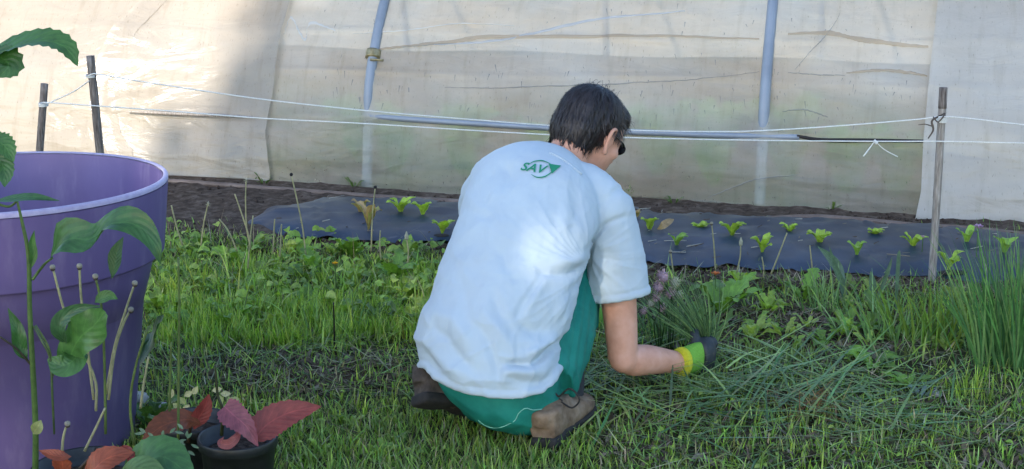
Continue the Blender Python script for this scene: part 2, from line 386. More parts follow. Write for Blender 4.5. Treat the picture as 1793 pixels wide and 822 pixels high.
# tunnel frame of reference: base line of the near film edge
TA = G(300, 316); TB = G(1700, 388); TD = (TB-TA); TD.z = 0; TD.normalize(); TN = Vector((-TD.y, TD.x, 0))   # TN points away from the camera
TO = (TA+TB)/2
def tun(s, d, h): return TO + TD*s + TN*d + Vector((0, 0, h))
def s_of(px, py, h=0):
    g = G(px, py, h); return (g-TO).dot(TD)
AA, BB = 2.8, 1.7
def arch(ph): return AA*(1-math.cos(ph)), BB*math.sin(ph)
def film_pt_px(px, py):
    """point of the arch surface seen at that pixel -> (s, phi)"""
    d = ray(px, py); o = Vector((0, 0, CH)); lo = None
    for i in range(400):
        t = 4+i*.012; p = o+d*t; q = p-TO; dn = q.dot(TN); h = p.z
        if dn > 0:
            c = 1-dn/AA
            hh = BB*math.sqrt(max(0, 1-c*c))
            if hh >= h: return q.dot(TD), math.asin(min(1, max(0, h/BB)))
    return q.dot(TD), 0
# bare soil strip between the tunnel and the mat
soil = MB(); V = []; Fc = []; nn = 160; mm = 14
top = [(-200, 300), (290, 312), (800, 350), (1100, 352), (1600, 380), (2100, 415)]
bot = [(-200, 380), (290, 400), (450, 425), (800, 432), (1160, 478), (1793, 520), (2100, 545)]
def yat(L, x):
    return float(np.interp(x, [a for a, b in L], [b for a, b in L]))
for i in range(nn+1):
    px = -200+2300*i/nn
    for j in range(mm+1):
        y0 = yat(top, px)-14; y1 = yat(bot, px)+8+6*math.sin(px*.03)+4*math.sin(px*.11)
        g = G(px, y0+(y1-y0)*j/mm); e = min(j, mm-j)
        g.z = float(gheight(np.array(g.x), np.array(g.y)))+.004+(.012+.01*noise.noise(Vector((g.x*9, g.y*9, 0)))+.02*abs(noise.noise(Vector((g.x*30, g.y*30, 3)))))*min(1, e/2)
        V.append(tuple(g))
Fc = [(i*(mm+1)+j, i*(mm+1)+j+1, (i+1)*(mm+1)+j+1, (i+1)*(mm+1)+j) for i in range(nn) for j in range(mm)]
soil.add(V, Fc); setp(soil.build('soil', M['soil']), kind='structure')
# clods and bits on the soil
cl = MB()
for i in range(900):
    px = random.uniform(250, 1793); y0 = yat(top, px)-4; y1 = yat(bot, px)
    py = random.choice([random.uniform(y0, y0+34), random.uniform(y1-22, y1+14), random.uniform(y0, y1) if px < 480 else y0+10])
    g = G(px, py, .02); r = random.uniform(.003, .009) if random.random() < .96 else random.uniform(.01, .018)
    M3 = Matrix.Rotation(random.uniform(0, 3), 3, Vector((random.random(), random.random(), .5)))
    ellipsoid(cl, g, r*1.3, r, r*.7, M3, 6, 4, col=None)
setp(cl.build('soil_clods', M['soil_lump'], smooth=False), 'crumbs of dry brown earth lying along the tunnel edge', 'soil crumbs', kind='stuff')

# weed mat: raised strip of woven cloth
bedtop = [(430, 398), (470, 378), (560, 358), (640, 352), (800, 362), (1100, 374), (1300, 388), (1500, 394), (1793, 418), (2100, 440)]
bedbot = [(430, 402), (470, 414), (600, 432), (780, 436), (1150, 474), (1400, 484), (1700, 502), (1793, 506), (2100, 525)]
mm = 16; nn = 220; V = []; U = []
def bedz(t, px):
    a = 1-abs(2*t-1)**4
    return .012+.028*a
def bedpt(px, t):
    y0 = yat(bedtop, px)+2*math.sin(px*.05); y1 = yat(bedbot, px)+3*math.sin(px*.037+1)+7*noise.noise(Vector((px*.02, 0, 3)))
    g = G(px, y0+(y1-y0)*t); z = bedz(t, px)*min(1, (px-430)/60+.15)
    z += .010*noise.noise(Vector((g.x*4, g.y*14, 1)))+.006*noise.noise(Vector((g.x*10, g.y*34, 5)))+.006*(1-abs(noise.noise(Vector((g.x*3+g.y*4, g.y*18, 8)))))**6
    g.z = max(.009, z+.006); return g
for i in range(nn+1):
    px = 430+1670*i/nn
    for j in range(mm+1): V.append(tuple(bedpt(px, j/mm))); U.append((i/nn*8, j/mm))
mb = MB(); mb.add(V, [(i*(mm+1)+j, i*(mm+1)+j+1, (i+1)*(mm+1)+j+1, (i+1)*(mm+1)+j) for i in range(nn) for j in range(mm)], None, U)
bed = empty('weed_mat', G(1100, 425), 'blue black woven weed mat laid on the soil beside the tunnel', 'weed mat')
mo = mb.build('woven_cloth', M['mat'], bed)

# ------------------------------------------------------------------ polytunnel
tunnel = empty('polytunnel', TO, 'long greenhouse tunnel of cloudy plastic film over metal hoops', 'greenhouse')
sh1 = film_pt_px(641, 230)[0]; sh2 = film_pt_px(1336, 225)[0]; pitch_s = sh2-sh1
hoops_s = [sh1+pitch_s*k for k in range(-3, 4)]
def film_disp(s, ph):
    h = BB*math.sin(ph)
    near = 1 if ph < 1.3 else 0
    # film sags between hoops, soft waves and a few long creases
    k = (s-sh1)/pitch_s; fr = k-math.floor(k)
    d = -.022*math.sin(math.pi*fr)*min(1, h/.25)
    d += .018*noise.noise(Vector((s*1.3, h*3.2, 2)))+.009*noise.noise(Vector((s*3, h*9, 7)))+.003*(1-abs(noise.noise(Vector((s*1.2, h*7+s*1.5, 3)))))**8+.003*(1-abs(noise.noise(Vector((s*4+h*3, h*3, 13)))))**9
    if near:
        for h0, a, wv, wd in ((.66, .010, .02, .012), (.50, .007, .012, .010), (.31, .010, .004, .02), (.12, .006, .02, .014)):
            hh = h0+wv*noise.noise(Vector((s*.9, h0*9, 4)))*2
            d += a*math.exp(-((h-hh)/wd)**2)*(.55+.6*noise.noise(Vector((s*1.7, h0*5, 9))))
        d += .018*max(0, .14-h)/.14*math.sin(s*7+2*math.sin(s*2.3))
    return d
def film_mesh(s0, s1, ns, ph0, ph1, npz, off, edge=None, extra=None):
    V = []; U = []
    for i in range(ns+1):
        for j in range(npz+1):
            ph = ph0+(ph1-ph0)*(j/npz); s = s0+(s1-s0)*i/ns
            if edge: s = edge(i/ns, ph)
            d, h = arch(ph); q = film_disp(s, ph)+off
            if extra: q += extra(s, ph, i/ns)
            nrm = Vector((0, 0, 0))-TN*math.cos(ph)*1.0+Vector((0, 0, math.sin(ph)))
            p = tun(s, d, h)+nrm.normalized()*q
            if h < .02: p.z = max(p.z, .004+.012*(1+math.sin(s*3.1)))
            V.append(tuple(p)); U.append((s*1.0, ph*BB))
    m_ = MB(); m_.add(V, [(i*(npz+1)+j, (i+1)*(npz+1)+j, (i+1)*(npz+1)+j+1, i*(npz+1)+j+1) for i in range(ns) for j in range(npz)], None, U)
    return m_
film_mesh(-4.6, 4.6, 420, 0, .62, 130, 0).build('film_sheet', M['film'], tunnel)
film_mesh(-4.6, 4.6, 60, .62, math.pi, 40, 0).build('roof_film', M['film'], tunnel)
# left sheet drawn over the hoops, its free edge a long curve
Ledge = [film_pt_px(*p) for p in [(236, 262), (214, 232), (205, 190), (210, 130), (240, 60), (292, 0)]]
lp = [p[1] for p in Ledge]; ls = [p[0] for p in Ledge]
def left_edge(f, ph):
    e = float(np.interp(ph, lp, ls)) + (max(0, ph-lp[-1])*.9)
    if ph < lp[0]: e += (lp[0]-ph)*.25
    return -4.6+(e+4.6)*f
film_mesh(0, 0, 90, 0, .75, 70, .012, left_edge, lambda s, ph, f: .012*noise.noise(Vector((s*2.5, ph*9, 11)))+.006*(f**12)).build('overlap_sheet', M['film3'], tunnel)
# second film layer laid over the sunlit stretch, its edge along the shadow curve
s3 = [film_pt_px(*p) for p in [(478, 300), (468, 230), (482, 150), (498, 60), (512, 0)]]
def mid_edge(f, ph):
    a = float(np.interp(ph, lp, ls))-.12; b_ = float(np.interp(ph, [p[1] for p in s3], [p[0] for p in s3])); return a+(b_-a)*f
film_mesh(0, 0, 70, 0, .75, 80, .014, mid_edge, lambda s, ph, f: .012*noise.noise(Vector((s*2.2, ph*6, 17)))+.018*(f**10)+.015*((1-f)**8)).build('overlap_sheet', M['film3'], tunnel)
Redge = [film_pt_px(*p) for p in [(1600, 385), (1612, 330), (1616, 250), (1628, 120), (1642, 0)]]
Redge[0] = (Redge[0][0], 0.0)
rp = [p[1] for p in Redge]; rs = [p[0] for p in Redge]
def right_edge(f, ph):
    e = float(np.interp(ph, rp, rs)); return e+(4.6-e)*f
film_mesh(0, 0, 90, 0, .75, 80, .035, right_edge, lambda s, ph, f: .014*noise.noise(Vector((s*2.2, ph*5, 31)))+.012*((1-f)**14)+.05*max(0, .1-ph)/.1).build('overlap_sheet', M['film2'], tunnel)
for s in hoops_s:
    mb = MB(); P = []
    for k in range(25):
        ph = math.pi*k/24; d, h = arch(ph); P.append(tun(s, d, h)+(-TN*math.cos(ph)+Vector((0, 0, math.sin(ph))))*((.004 if s > sh1-.1 else -.03) if h > .28 else -.034))
    P = [tun(s, .034, -.1)]+P
    tube(mb, P, [.022], 12, 90); mb.build('hoop', M['galv'], tunnel)
# side rail
def onfilm(px, py, off):
    s_, ph_ = film_pt_px(px, py); d_, h_ = arch(ph_)
    return tun(s_, d_, h_)+(-TN*math.cos(ph_)+Vector((0, 0, math.sin(ph_)))).normalized()*(film_disp(s_, ph_)+off)
def onarch(px, py, off):
    s_, ph_ = film_pt_px(px, py); d_, h_ = arch(ph_)
    return tun(s_, d_, h_)+(-TN*math.cos(ph_)+Vector((0, 0, math.sin(ph_)))).normalized()*off
mb = MB(); tube(mb, [onarch(x, y, -.001) for x, y in ((636, 203), (760, 212), (960, 224), (1100, 231), (1250, 237), (1400, 240))], [.0125], 10, 60); mb.build('side_rail', M['galv'], tunnel)
mb = MB(); tube(mb, [onarch(x, y, .006) for x, y in ((1396, 238), (1440, 245), (1530, 246), (1630, 247))], [.006, .009, .006], 8, 30); mb.build('side_rail', M['sole'], tunnel)
mb = MB(); tube(mb, [onarch(x, y, .024) for x, y in ((226, 196), (300, 199), (390, 203), (450, 206))], [.003, .008, .008, .003], 8, 30); mb.build('crease_shadow_rod', M['stake'], tunnel)  # brown rod added for the slit shadow along the film crease
# folds pressed flat in the film, with one painted highlight
def fold_strip(pts, w0, mat, off=.005, name='film_fold'):
    C = spline([Vector((x, y, 0)) for x, y in pts], 60); V = []
    for i, c in enumerate(C):
        t = i/60; w_ = w0*(.25+.75*math.sin(math.pi*(.05+.9*t)))*(1+.4*noise.noise(Vector((c.x*.03, 1, 2)))); dy = 1.2*noise.noise(Vector((c.x*.02, c.y, 5)))
        V += [tuple(onfilm(c.x, c.y+dy-w_/2, off)), tuple(onfilm(c.x, c.y+dy, off+.003)), tuple(onfilm(c.x, c.y+dy+w_/2, off))]
    q = MB(); q.add(V, [(3*i+k, 3*i+k+1, 3*i+k+4, 3*i+k+3) for i in range(60) for k in range(2)]); q.build(name, mat, tunnel)
for pts, w_, m_ in [([(662, 88), (720, 80), (790, 72), (860, 62), (1000, 63), (1150, 62), (1330, 70)], 7, 'fold_tan'), ([(1380, 60), (1450, 58), (1500, 68), (1560, 75), (1626, 80)], 9, 'fold_tan'),
    ([(1482, 128), (1540, 122), (1590, 125), (1624, 131)], 6, 'fold_tan'), ([(780, 153), (860, 154), (930, 151), (1040, 148), (1130, 143), (1220, 138), (1330, 126)], 2.2, 'fold_grey'),
    ([(1380, 127), (1430, 131), (1480, 132)], 2, 'fold_grey'), ([(665, 87), (740, 79), (800, 74)], 2.5, 'fold_grey'), ([(760, 78), (860, 70), (960, 50), (1060, 30), (1200, 20)], 5, 'fold_blue'),
    ([(1472, 0), (1468, 30), (1440, 70), (1420, 90), (1392, 122)], 2, 'fold_grey'), ([(240, 60), (300, 15), (380, 22), (470, 18)], 3, 'fold_white'), ([(500, 60), (510, 30), (535, 70), (545, 40), (590, 55)], 6, 'fold_white'),  # white zigzag: bright highlight on the film, painted as a strip
    ([(1240, 345), (1290, 325), (1330, 312), (1400, 305)], 2.5, 'fold_grey'), ([(1370, 195), (1410, 192), (1450, 205)], 3, 'fold_grey'), ([(620, 60), (700, 55), (800, 40), (900, 42)], 2, 'fold_white')]:
    fold_strip(pts, w_, M[m_])
q = MB(); r5 = random.Random(5)
for i in range(150):
    x, y = r5.uniform(560, 1600), r5.uniform(5, 240); L = r5.uniform(3, 13); w_ = r5.uniform(.5, 1.3); sl_ = r5.uniform(-3, 3)
    if r5.random() < .4: y = r5.uniform(120, 190)
    q.add([tuple(onfilm(x-w_, y, .0025)), tuple(onfilm(x+w_, y, .0025)), tuple(onfilm(x+sl_, y+L, .0025)), tuple(onfilm(x+sl_-w_*.5, y+L, .0025))], [(0, 1, 2, 3)])
setp(q.build('scuff_marks', M['fold_grey'], tunnel), kind='stuff')
# hoop clip
s, ph = film_pt_px(655, 96); d, h = arch(ph); c = tun(s, d, h)+(-TN*math.cos(ph)+Vector((0, 0, math.sin(ph))))*.004
tdir = (TN*math.sin(ph)*AA+Vector((0, 0, math.cos(ph)*BB))).normalized()
mb = MB(); tube(mb, [c-tdir*.018, c+tdir*.018], [.033], 14, 4); tube(mb, [c-tdir*.02-TN*.03+TD*.0, c-tdir*.021-TN*.035+TD*.06], [.006], 6, 3); mb.build('hoop_clip', M['brass'], tunnel)

# plants growing inside the tunnel, seen through the film
def leafy(name, loc, hgt, nl, wd, colr, label, cat, group=None, seed=0, spread=.9):
    r = random.Random(seed); root = empty(name, loc, label, cat, group); mb = MB()
    for i in range(nl):
        a = i*2.4+r.uniform(-.3, .3); L = hgt*r.uniform(.6, 1.1); d = Vector((math.cos(a), math.sin(a), 0)); sp = spread*r.uniform(.5, 1.1)
        P = [loc, loc+d*L*.25*sp+Vector((0, 0, L*.5)), loc+d*L*.6*sp+Vector((0, 0, L*.85)), loc+d*L*.95*sp+Vector((0, 0, L*.8))]
        leaf(mb, P, wd*r.uniform(.7, 1.2), (-d*.4+Vector((0, 0, 1))), np.array(colr)*r.uniform(.7, 1.3), 10, 4, .2, wave=.3, ph=i)
    mb.build('leaves', M['leaf'], root); return root
ins = [(780, .30, .36, 'blurred green plant behind the film, left of the man above the twin pale lettuces'),
 (1235, .32, .40, 'large blurred green plant behind the film between the man and the second hoop'),
 (1480, .34, .34, 'blurred green plant behind the film below the hanging string tails'),
 (1570, .32, .30, 'blurred green plant behind the film just left of the right sheet edge'),
 (650, .32, .36, 'faint green plant behind the film at the foot of the clipped hoop'),
 (900, .42, .30, 'faint green plant behind the film next to the man\'s left shoulder'),
 (1120, .5, .36, 'faint green plant behind the film right of the man\'s glasses'),
 (1365, .5, .42, 'faint green plant behind the film just right of the second hoop'),
 (560, .5, .35, 'faint green plant behind the film above the left tip of the weed mat')]
for k, (px, dd, hh, lab) in enumerate(ins):
    sg = film_pt_px(px, 330)[0]; p = tun(sg, dd, 0)
    leafy('tunnel_plant', p, hh, 18, .13, (.12, .30, .04), lab, 'plant', 'plants growing inside the tunnel', seed=k+5, spread=.62)
# soil bed inside
mb = MB(); V = []
for i in range(61):
    for j in range(21):
        s = -4.6+9.2*i/60; d = .1+5.3*j/20; V.append(tuple(tun(s, d, .012+.05*max(0, math.sin(d*3.4))*min(1, d)+.01*noise.noise(Vector((s*5, d*5, 0))))))
mb.add(V, [(i*21+j, (i+1)*21+j, (i+1)*21+j+1, i*21+j+1) for i in range(60) for j in range(20)]); setp(mb.build('tunnel_soil', M['soil']), kind='structure')

# ------------------------------------------------------------------ tree behind the camera (casts the shade)
Uax = Vector((math.cos(SUN_AZ), -math.sin(SUN_AZ), 0)); Vax = Vector((math.sin(SUN_AZ)*math.sin(SUN_EL), math.cos(SUN_AZ)*math.sin(SUN_EL), math.cos(SUN_EL)))
CU, CV, RU, RV = -1.33, 2.06, 2.78, 2.24; BACK = -10.5
cc = Uax*CU+Vax*CV+SD*(BACK)
N = 26000; pts = []
gapP = W(972, 438, 3.12)
gu, gv = gapP.dot(Uax), gapP.dot(Vax)
tree = empty('shade_tree', Vector((cc.x, cc.y, 0)), 'broad leafy tree standing behind the photographer', 'tree')
mb = MB(); tr_pts = [Vector((cc.x, cc.y, -.1)), Vector((cc.x+.1, cc.y, 1.6)), Vector((cc.x-.1, cc.y+.1, 3.2)), Vector((cc.x, cc.y, cc.z+.5))]
tube(mb, tr_pts, [.26, .2, .16, .08], 14, 20)
for i in range(9):
    a = i*2.4; z = 2.4+i*.35; b0 = Vector((cc.x, cc.y, z)); tube(mb, [b0, b0+Vector((math.cos(a)*.9, math.sin(a)*.9, .6)), b0+Vector((math.cos(a)*1.9, math.sin(a)*1.9, 1.3))], [.08, .05, .02], 7, 8)
mb.build('trunk', M['bark'], tree)
def inell(u, v, w_):
    return ((u-CU)/RU)**2+((v-CV)/RV)**2+(w_/2.6)**2
P = []; 
tries = 0
while tries < 60000 and len(P) < N:
    tries += 1
    u = rng.uniform(-RU, RU); v = rng.uniform(-RV, RV); w_ = rng.uniform(-2.6, 2.6)
    e = (u/RU)**2+(v/RV)**2+(w_/2.6)**2
    p = Uax*(u+CU)+Vax*(v+CV)+SD*(BACK+w_)
    lim = 1+.35*noise.noise(p*.9)
    if e > lim-.28*rng.random()**2 or (e < .35 and rng.random() < .5): continue
    du, dv = u+CU-gu, v+CV-gv
    if ((du*.9+dv*.35)/.072)**2+((dv*.9-du*.35)/.09)**2 < 1+.6*noise.noise(p*5): continue
    if p.z < 1.7: continue
    # leaves thinned out here to let some sun brighten the left grass
    if ((u+CU+2.5)/.8)**2+((v+CV-1.45)/.55)**2 < 1+.5*noise.noise(p*.8) and rng.random() < .72: continue
    P.append(p)
mb = MB(); V = []; Fc = []
N = len(P)
for i, p in enumerate(P):
    a = Vector(rng.normal(0, 1, 3)).normalized(); b_ = a.cross(Vector(rng.normal(0, 1, 3))).normalized(); s = rng.uniform(.07, .13)
    V += [tuple(p-a*s), tuple(p+b_*s*.6), tuple(p+a*s), tuple(p-b_*s*.6)]; Fc.append((4*i, 4*i+1, 4*i+2, 4*i+3))
mb.add(V, Fc, np.repeat(tints(N, [(.05, .1, .02), (.07, .13, .03)]), 4, 0)); mb.build('crown', M['grass'], tree)
# ------------------------------------------------------------------ big violet pot
PC = G(-10, 316, .61); PC.z = 0
def lathe(mb, prof, seg=96, c=PC, col=None):
    V = []; U = []
    for i, (r, z) in enumerate(prof):
        for k in range(seg):
            th = 2*math.pi*k/seg; V.append((c[0]+r*math.cos(th), c[1]+r*math.sin(th), c[2]+z)); U.append((k/seg, i/len(prof)))
    mb.add(V, [(i*seg+k, i*seg+(k+1) % seg, (i+1)*seg+(k+1) % seg, (i+1)*seg+k) for i in range(len(prof)-1) for k in range(seg)], col, U)
pot = empty('plant_pot', PC, 'very large violet plastic plant pot with a deep rim band', 'plant pot')
mb = MB(); lathe(mb, [(.0, .02), (.25, .0), (.258, .0), (.262, .01), (.314, .435), (.345, .44)])
mb.build('pot_wall', M['pot'], pot)
mb = MB(); lathe(mb, [(.312, .446), (.350, .440), (.3525, .445), (.3685, .598)]); mb.build('rim_band', M['pot'], pot)
mb = MB(); lathe(mb, [(.3688, .600), (.3690, .6075), (.366, .611), (.3605, .611), (.358, .608)]); mb.build('rim_lip', M['pot_lip'], pot)
mb = MB(); lathe(mb, [(.357, .606), (.340, .47), (.294, .30), (.290, .30)]); mb.build('inner_wall', M['pot'], pot)
mb = MB(); lathe(mb, [(.292, .302), (.2, .31), (.1, .315), (.001, .31)], 64); mb.build('potting_soil', M['soil_lump'], pot)

# ------------------------------------------------------------------ lettuces in the mat
def lettuce(px, py, wpx, hpx, kind, label):
    r = random.Random(int(px*7+py)); g = G(px, py, .035)
    wd = G(px+wpx/2, py, .035).x-G(px-wpx/2, py, .035).x; sc = wd
    hh = hpx/wpx*wd*1.05
    root = empty('lettuce_seedling', g, label, 'lettuce', 'young lettuces planted through the mat'); mb = MB()
    n = {'g': 6, 's': 4, 'r': 6}[kind]
    for i in range(n):
        a = i*2.4+r.uniform(-.5, .5) if i > 1 else (math.pi*i+r.uniform(-.5, .5)); d = Vector((math.cos(a), math.sin(a)*.9, 0)); q = r.uniform(.7, 1.05)
        L = sc*.62*q; H = hh*r.uniform(.6, 1.0) if i > 1 else hh*r.uniform(.8, 1.05)
        P = [g+Vector((0, 0, -.008)), g+d*L*.22+Vector((0, 0, H*.45)), g+d*L*.62+Vector((0, 0, H*.85)), g+d*L*r.uniform(.9, 1.1)+Vector((0, 0, H*r.uniform(.82, 1.05)))]
        base = {'g': (.40, .56, .07), 's': (.28, .46, .07), 'r': (.40, .38, .10)}[kind]
        if kind == 'r' and i < 3: base = (.50, .34, .16)
        leaf(mb, P, max(.028, sc*.42*r.uniform(.8, 1.15)), -d+Vector((0, 0, .6)), np.array(base)*r.uniform(.75, 1.25), 8, 4, .35, shape=(.12, .28, .62, .95, 1, .85, .35), wave=.18, ph=i)
    mb.build('leaves', M['leaf'], root)
    hb = MB(); hr = r.uniform(.022, .034); ellipsoid(hb, g+Vector((r.uniform(-.006, .022), -.012, -.004)), hr*1.5, hr*.75, .0075, None, 10, 5)
    hb.build('planting_hole', M['sole'], bed, False)
LET = [(631, 376, 34, 26, 'r', 'yellowish lettuce at the left end of the mat behind a browned one'),
 (645, 404, 46, 48, 'r', 'tall lettuce with browned leaf tips at the left end of the mat'),
 (702, 376, 42, 30, 'g', 'pale green lettuce with two spread leaves, left of a similar twin'),
 (740, 380, 38, 28, 'g', 'pale lettuce just left of the man, the twin nearer to him'),
 (774, 410, 38, 26, 'g', 'low green lettuce on the mat closest to the man\'s left side'),
 (1137, 408, 26, 28, 'g', 'bright yellow green lettuce closest to the shirt sleeve'),
 (1112, 388, 18, 22, 'r', 'half hidden browned lettuce right behind the shirt sleeve'),
 (1184, 434, 38, 24, 's', 'front row green lettuce nearest to the sleeve, two upright leaves'),
 (1227, 404, 30, 14, 'g', 'very low lettuce at the back mat edge above the earthy patch'),
 (1281, 418, 46, 32, 'g', 'wide lettuce with long right leaf in middle row beside the earthy patch'),
 (1334, 446, 36, 34, 'g', 'front row lettuce with one tall leaf, in the middle of the right mat'),
 (1382, 410, 28, 18, 'g', 'small crumpled lettuce at the back edge near a leaning stalk'),
 (1434, 432, 42, 28, 'g', 'green lettuce above the broad blue green leaf'),
 (1500, 450, 32, 28, 's', 'front row lettuce between the broad blue leaf and the wooden stake'),
 (1532, 416, 28, 16, 'g', 'tiny rounded lettuce at the back edge left of the stake'),
 (1598, 438, 40, 28, 'g', 'green lettuce standing just left of the right stake'),
 (1660, 474, 42, 34, 'g', 'bright lettuce just right of the stake foot'),
 (1692, 430, 32, 34, 's', 'lettuce with a light curled leaf, right of stake near the pink bloom'),
 (1758, 448, 44, 34, 's', 'lettuce partly hidden behind the tall chive clump')]
for a in LET: lettuce(*a)
# two browned dropped leaves lying on the mat
mb = MB(); leaf(mb, [W(1150, 402, 5.05), W(1160, 396, 5.0), W(1172, 388, 5.02), W(1180, 384, 5.04)], .03, (-.3, -1, .6), (.36, .25, .12), 8, 4, .2, serr=0)
setp(mb.build('withered_leaf', M['leaf']), 'single tan withered leaf standing beside the lettuce at the sleeve', 'leaf')
# pale bits of straw on the mat
mb = MB()
for i in range(110):
    px = random.uniform(470, 1780); t = random.uniform(.1, .95); g = bedpt(px, t)+Vector((0, 0, .004)); a = random.gauss(0, .9); L = random.uniform(.004, .035) if random.random() < .85 else random.uniform(.04, .08)
    if 790 < px < 1110: continue
    tube(mb, [g, g+Vector((math.cos(a)*L, math.sin(a)*L, .003))], [random.uniform(.0008, .0018)], 4, 1, col=random.choice([(.5, .48, .42), (.3, .26, .2), (.12, .09, .07)]))
setp(mb.build('straw_bits', M['hay']), 'bits of pale straw scattered over the weed mat', 'straw', kind='stuff')

# ------------------------------------------------------------------ hose
def hose(pxs, label):
    P = [G(x, y, .022) for x, y in pxs]; mb = MB(); tube(mb, P, [.0125], 10, len(P)*8)
    return setp(mb.build('garden_hose', M['hose']), label, 'hose')
hose([(150, 312), (290, 318), (380, 324), (470, 331), (560, 338), (680, 347), (800, 354), (920, 362), (1010, 371)], 'thin brown hose lying along the tunnel foot left of the man')
hose([(1110, 382), (1226, 386), (1330, 385), (1420, 381), (1500, 386), (1600, 396), (1700, 402), (1793, 412), (1950, 424)], 'brown hose lying along the tunnel foot behind the right part of the mat')

# ------------------------------------------------------------------ stakes and strings
def stake(top, bot, Y, r, mat, label, name='wooden_stake'):
    a = W(top[0], top[1], Y); b = W(bot[0], bot[1], Y); b = a+(b-a)*((a.z+.06)/(a.z-b.z)) if b.z > 0 else b
    mb = MB(); n = 8; P = [a+(b-a)*(i/n)+Vector((noise.noise(Vector((i, top[0], 0)))*.003, 0, 0)) for i in range(n+1)]
    tube(mb, P, [r, r*1.02, r*.98, r*1.05], 9, 24)
    return setp(mb.build(name, mat), label, 'stake'), a, b
_, s1a, s1b = stake((78, 147), (70, 258), 4.75, .0125, M['stake_dark'], 'short grey stake behind the violet pot, the left one of two')
_, s2a, s2b = stake((158, 98), (174, 258), 4.65, .0135, M['stake_dark'], 'taller leaning stake with dark top behind the violet pot')
_, s3a, s3b = stake((1652, 154), (1630, 522), 4.45, .0125, M['stake'], 'grey weathered stake at the right end of the weed mat')
mb = MB(); tube(mb, [s3a+Vector((0, 0, .001)), W(1650, 190, 4.45)], [.0132], 9, 4); setp(mb.build('stake_cap', M['stake_dark'], bpy.data.objects['wooden_stake.002'] if 'wooden_stake.002' in bpy.data.objects else None), None)
def string(pts, label, r=.0022):
    mb = MB(); tube(mb, [W(*p) for p in pts], [r], 6, max(30, len(pts)*8)); return setp(mb.build('string', M['string']), label, 'string')
st1 = string([(153, 134, 4.62), (162, 130, 4.62), (176, 131, 4.62), (260, 145, 4.63), (450, 173, 4.65), (640, 194, 4.66), (830, 210, 4.66), (960, 220, 4.65), (1100, 228, 4.6), (1240, 231, 4.56), (1340, 229, 4.52), (1480, 220, 4.48), (1600, 210, 4.44), (1649, 205, 4.425), (1700, 208, 4.42), (1793, 219, 4.38), (1950, 235, 4.3)], 'upper white string running from the taller left stake to the right stake')
st2 = string([(70, 181, 4.72), (84, 180, 4.72), (156, 185, 4.635), (300, 195, 4.64), (450, 207, 4.65), (640, 217, 4.63), (830, 229, 4.6), (1000, 238, 4.55), (1200, 244, 4.5), (1400, 247, 4.46), (1560, 248, 4.44), (1645, 248, 4.43), (1793, 251, 4.38), (1950, 253, 4.3)], 'lower white string running from the short left stake past the right stake')
st3 = string([(83, 182, 4.72), (105, 172, 4.7), (130, 160, 4.67), (156, 142, 4.63)], 'short string slanting between the two left stakes')
mb = MB()
for px, py, Y, r, t in ((1649, 206, 4.45, .0155, 4), (158, 132, 4.65, .0165, 3), (161, 185, 4.65, .0165, 2)):
    pass
def wraps(px, py, Y, r, t):
    mb = MB(); c = W(px, py, Y)
    for q in range(t):
        P = [c+Vector((math.cos(a)*r, math.sin(a)*r, -.004*q+.002*math.sin(a))) for a in np.linspace(0, 2*math.pi, 13)]; tube(mb, P, [.0022], 5, 24)
    return mb
wraps(1649, 206, 4.45, .0145, 4).build('knot', M['string'], st1); wraps(159, 132, 4.65, .0155, 2).build('knot', M['string'], st1); wraps(76, 181, 4.75, .0145, 3).build('knot', M['string'], st2)
mb = MB(); tube(mb, [W(1532, 247, 4.44), W(1524, 258, 4.44), W(1512, 274, 4.43)], [.0025, .0035, .0045], 6, 6, flat=.5); tube(mb, [W(1532, 247, 4.44), W(1548, 262, 4.44), W(1572, 275, 4.43)], [.0025, .0032, .0042], 6, 6, flat=.5); tube(mb, [W(1530, 246, 4.442), W(1536, 252, 4.438)], [.0055], 6, 3)
mb.build('knot_tails', M['string'], st2)
mb = MB(); tube(mb, [W(1646, 203, 4.43), W(1632, 212, 4.42), W(1634, 228, 4.42), W(1625, 243, 4.42)], [.003, .0035, .002], 6, 16); tube(mb, [W(1634, 222, 4.42), W(1620, 218, 4.4), W(1608, 219, 4.39)], [.002, .0012], 5, 8); tube(mb, [W(1646, 203, 4.43), W(1655, 199, 4.42), W(1643, 214, 4.42), W(1634, 205, 4.42)], [.0022], 5, 12)
setp(mb.build('tie_wire', M['wire']), 'dark twisted tie wire hanging from the top of the right stake', 'wire')

# ------------------------------------------------------------------ meadow
def gz(x, y): return gheight(x, y)
def scatter(n, x0=-2.6, x1=3.2, y0=2.1, y1=5.4):
    P = np.stack([rng.uniform(x0, x1, n), rng.uniform(y0, y1, n), np.zeros(n)], 1); P[:, 2] = gz(P[:, 0], P[:, 1]); return P
def poly_y(px, L): return np.interp(px, [a for a, b in L], [b for a, b in L])
FRONT = [(-1500, 400), (290, 405), (430, 412), (600, 430), (780, 440), (1150, 478), (1400, 488), (1700, 508), (1793, 512), (3500, 620)]
def zone(P):
    px, py = proj(P); return px, py, py-poly_y(px, FRONT)
GR = [(0.188, 0.307, 0.058), (0.263, 0.396, 0.074), (0.338, 0.450, 0.099), (0.133, 0.235, 0.048)]
BR = [(0.265, 0.420, 0.063), (0.336, 0.500, 0.077), (0.196, 0.349, 0.056), (0.405, 0.500, 0.112)]
BL = [(0.114, 0.229, 0.086), (0.157, 0.286, 0.108), (0.200, 0.343, 0.129), (0.257, 0.400, 0.172)]
HY = [(0.390, 0.346, 0.210), (0.256, 0.270, 0.120), (0.496, 0.450, 0.284), (0.180, 0.150, 0.090), (0.256, 0.316, 0.134)]
mb = MB()
